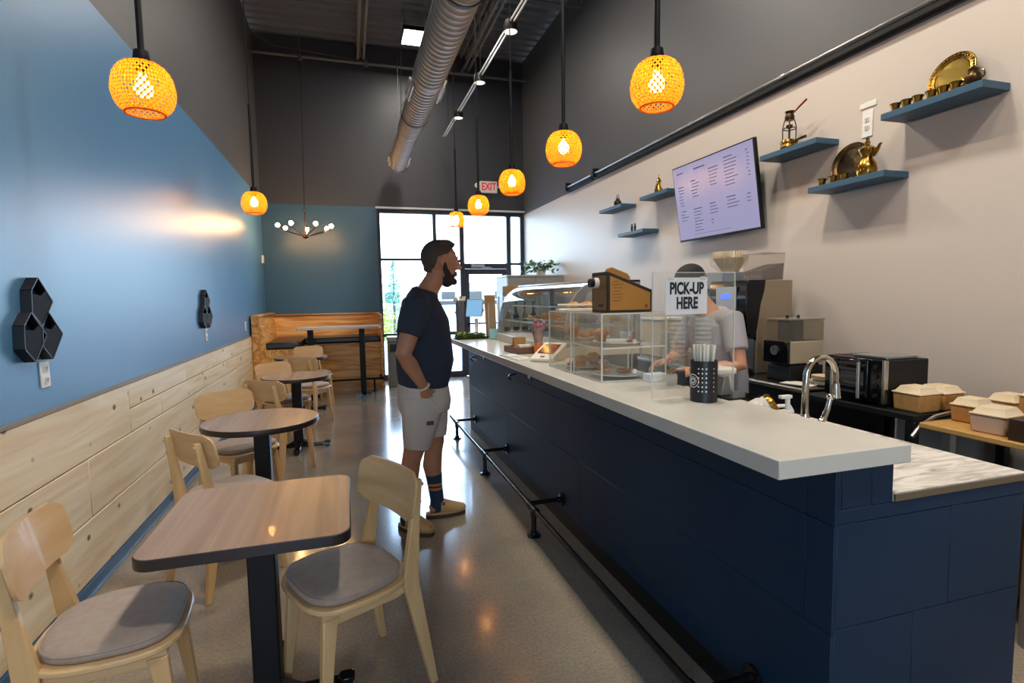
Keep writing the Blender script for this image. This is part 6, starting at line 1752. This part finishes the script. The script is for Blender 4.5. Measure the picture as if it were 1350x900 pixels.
# hair and beard as closely fitting shells
b = MB(); b.M = hm
b.ball((-0.018, 0, 0.030), (0.104, 0.081, 0.100), 24, 16)
b.loft([((-0.02, 0, 0.108), 0.062, 0.022), ((0.035, 0, 0.114), 0.056, 0.020), ((0.072, 0, 0.101), 0.044, 0.014)], (0, 1, 0), 14)
b.loft([((-0.085, 0, 0.0), 0.055, 0.022), ((-0.080, 0, -0.045), 0.052, 0.020), ((-0.066, 0, -0.075), 0.046, 0.014)], (0, 1, 0), 14)
M_mhair = mat('short_brown_hair', '#46362c', rough=0.75, bump=0.6, scale=120)
hair = fused('hair', b, M_mhair, man, 0.0048, 3)
# the shell dives under the skin along the hairline, so the face, ears and neck stay clear
LINE = [(-0.13, -0.060), (-0.065, -0.056), (-0.047, -0.030), (-0.036, 0.030), (0.0, 0.044), (0.028, 0.050), (0.045, 0.070), (0.060, 0.088), (0.12, 0.092)]
def hairline(x):
    for (x0, z0), (x1, z1) in zip(LINE, LINE[1:]):
        if x <= x1: return z0 + (z1 - z0) * max(0, (x - x0) / (x1 - x0))
    return LINE[-1][1]
inv = hm.inverted()
for v in hair.data.vertices:
    q = inv @ v.co
    d_ = hairline(q.x) - q.z
    if d_ > 0:
        k_ = 1 - 0.22 * min(d_ / 0.014, 1)
        c0_ = Vector((-0.01, 0, min(max(q.z, -0.05), 0.03)))
        v.co = hm @ (c0_ + (q - c0_) * k_)
b = MB(); b.M = hm
b.loft([((0.034, 0, -0.078), 0.056, 0.053), ((0.040, 0, -0.100), 0.049, 0.048), ((0.053, 0, -0.120), 0.036, 0.037), ((0.062, 0, -0.132), 0.022, 0.022)], (0, 1, 0), 20)
b.ball((0.080, 0, -0.108), (0.021, 0.027, 0.021), 14, 8)
for q in (-1, 1):
    b.loft([((0.004, q * 0.068, 0.0), 0.010, 0.005), ((0.014, q * 0.064, -0.045), 0.017, 0.007), ((0.036, q * 0.056, -0.084), 0.022, 0.010)], (1, 0, 0), 10)
b.loft([((0.064, 0.040, -0.076), 0.008, 0.008), ((0.088, 0.018, -0.055), 0.006, 0.007), ((0.0925, 0, -0.052), 0.005, 0.006), ((0.088, -0.018, -0.055), 0.006, 0.007), ((0.064, -0.040, -0.076), 0.008, 0.008)], (0, 0, 1), 8)
fused('beard', b, mat('beard_brown', '#2e221c', rough=0.8, bump=0.6, scale=120), man, 0.0042, 2)
b = MB(); b.M = hm
for q in (-1, 1): b.tube([(0.090, q * 0.018, 0.028), (0.092, q * 0.032, 0.034), (0.080, q * 0.050, 0.028)], [0.004, 0.005, 0.003], 6)
obj('eyebrow', b, M_mhair, man)
b = MB(); b.M = hm
for q in (-1, 1): b.ball((0.080, q * 0.031, 0.002), (0.0105, 0.0105, 0.008), 12, 8)
obj('eye', b, mat('eye_white', '#d8d0c8', rough=0.2), man)
b = MB(); b.M = hm
for q in (-1, 1): b.ball((0.0875, q * 0.031, 0.002), (0.0045, 0.0055, 0.0055), 10, 6)
obj('iris', b, mat('eye_dark', '#2a1e16', rough=0.2), man)

# ---------------------------------------------------------------- the worker behind the sign
QX, QY = 2.26, 2.92
wk_ = thing('person', 'bar worker in grey T-shirt and black cap, bent over behind the PICK-UP sign', 'person', (QX, QY, 0))
def Q(x, y, z): return Vector((x - QX, y, z))
b = MB()
fw = Vector((-1, -0.15, 0)).normalized()
hq = head(b, (2.055 - QX, 0.0, 1.535), fw, 1.0, R(24))
b.loft([(Q(2.19, 0, 1.35), 0.08, 0.075), (Q(2.15, 0, 1.41), 0.058, 0.060), (Q(2.10, 0, 1.47), 0.054, 0.058), (Q(2.075, 0, 1.52), 0.052, 0.06)], (0, 1, 0), 16)
tq = [(Q(2.30, 0, 0.84), 0.165, 0.120), (Q(2.30, 0, 0.95), 0.165, 0.118), (Q(2.275, 0, 1.08), 0.168, 0.118), (Q(2.245, 0, 1.20), 0.178, 0.125), (Q(2.215, 0, 1.31), 0.170, 0.110), (Q(2.19, 0, 1.37), 0.105, 0.08)]
b.loft(tq, (0, 1, 0), 22, 2.3)
arms = []
for y, E_, W_ in ((-1, Q(2.20, -0.285, 1.055), Q(1.975, -0.155, 1.025)), (1, Q(2.14, 0.265, 1.06), Q(1.945, 0.090, 1.055))):
    S_ = Q(2.215, 0.185 * y, 1.315)
    arms.append((S_, E_))
    b.loft([(S_ - Vector((0, 0.05 * y, 0)), 0.062, 0.066), (S_, 0.058, 0.062), (S_.lerp(E_, 0.5), 0.048, 0.050), (E_, 0.041, 0.044), (E_.lerp(W_, 0.3), 0.042, 0.043), (E_.lerp(W_, 0.8), 0.030, 0.032), (W_, 0.025, 0.028)], (0, 1, 0), 16)
    hand(b, W_, Vector((-0.95, 0.05 * -y, -0.12)), (0.0, -y * 0.5, -0.85), (0, -y, 0.4), 0.95, 0.55)
for y in (-1, 1):
    b.loft([(Q(2.30, 0.085 * y, 0.88), 0.085, 0.10), (Q(2.29, 0.09 * y, 0.66), 0.075, 0.085), (Q(2.28, 0.09 * y, 0.46), 0.055, 0.06), (Q(2.30, 0.09 * y, 0.32), 0.052, 0.058), (Q(2.305, 0.09 * y, 0.10), 0.036, 0.042), (Q(2.29, 0.09 * y, 0.05), 0.036, 0.05)], (0, 1, 0), 16)
fused('body', b, mat('skin_light', '#c08a6a', rough=0.5, var='#b57e60', scale=10), wk_, 0.0056, 5)
b = MB()
ts = [(c + Vector((0, 0, 0)), s + 0.012, d + 0.012) for c, s, d in tq]
b.loft(ts, (0, 1, 0), 28, 2.3)
for S_, E_ in arms:
    y = -1 if S_.y < 0 else 1
    b.loft([(S_ - Vector((0, 0.09 * y, -0.01)), 0.066, 0.074), (S_ + Vector((0, 0.004 * y, 0.008)), 0.070, 0.074), (S_.lerp(E_, 0.35), 0.068, 0.070), (S_.lerp(E_, 0.66), 0.066, 0.066)], (0, 1, 0), 18)
fused('t_shirt', b, mat('tshirt_grey', '#9a979c', rough=0.85, bump=0.15, scale=40), wk_, 0.006, 4)
b = MB()
b.loft([(Q(2.30, 0, 0.90), 0.172, 0.128), (Q(2.30, 0, 0.80), 0.176, 0.132), (Q(2.30, 0, 0.74), 0.165, 0.120)], (0, 1, 0), 24, 2.3)
for y in (-1, 1):
    b.loft([(Q(2.30, 0.088 * y, 0.84), 0.090, 0.108), (Q(2.29, 0.092 * y, 0.60), 0.082, 0.090), (Q(2.29, 0.092 * y, 0.30), 0.070, 0.076), (Q(2.30, 0.092 * y, 0.07), 0.064, 0.074)], (0, 1, 0), 20)
fused('trousers', b, mat('trousers_dark', '#1d1e24', rough=0.85), wk_, 0.007, 4)
for y in (-1, 1):
    o = MB().loft([((0.07, 0, 0.035), 0.030, 0.030), ((0.03, 0, 0.05), 0.040, 0.046), ((-0.06, 0, 0.045), 0.044, 0.042), ((-0.15, 0, 0.03), 0.044, 0.028), ((-0.19, 0, 0.022), 0.028, 0.018)], (0, 1, 0), 16)
    obj('shoe', o, M_black, wk_, (2.30 - QX, 0.09 * y, 0.002))
# cap and hair
b = MB(); b.M = hq
b.ball((-0.010, 0, 0.042), (0.108, 0.084, 0.094), 24, 14)
cap = fused('cap', b, mat('cap_black', '#15161b', rough=0.8), wk_, 0.006, 3)
bm = bmesh.new(); bm.from_mesh(cap.data); inv = hq.inverted()
bmesh.ops.delete(bm, geom=[v for v in bm.verts if (inv @ v.co).z < 0.036], context='VERTS'); bm.to_mesh(cap.data); bm.free()
b = MB(); b.M = hq
b.prism([(0.06, 0.078), (0.10, 0.070), (0.145, 0.045), (0.160, 0.0), (0.145, -0.045), (0.10, -0.070), (0.06, -0.078)], 0.040, 0.046)
obj('cap_brim', b, bpy.data.materials['cap_black'], wk_)
b = MB(); b.M = hq
b.loft([((-0.070, 0, 0.03), 0.066, 0.044), ((-0.074, 0, -0.02), 0.062, 0.036), ((-0.062, 0, -0.062), 0.052, 0.026)], (0, 1, 0), 16)
fused('hair', b, M_hair, wk_, 0.006, 3)
b = MB(); b.M = hq
for q in (-1, 1): b.ball((0.080, q * 0.031, 0.002), (0.0105, 0.0105, 0.008), 12, 8)
obj('eye', b, bpy.data.materials['eye_dark'], wk_)
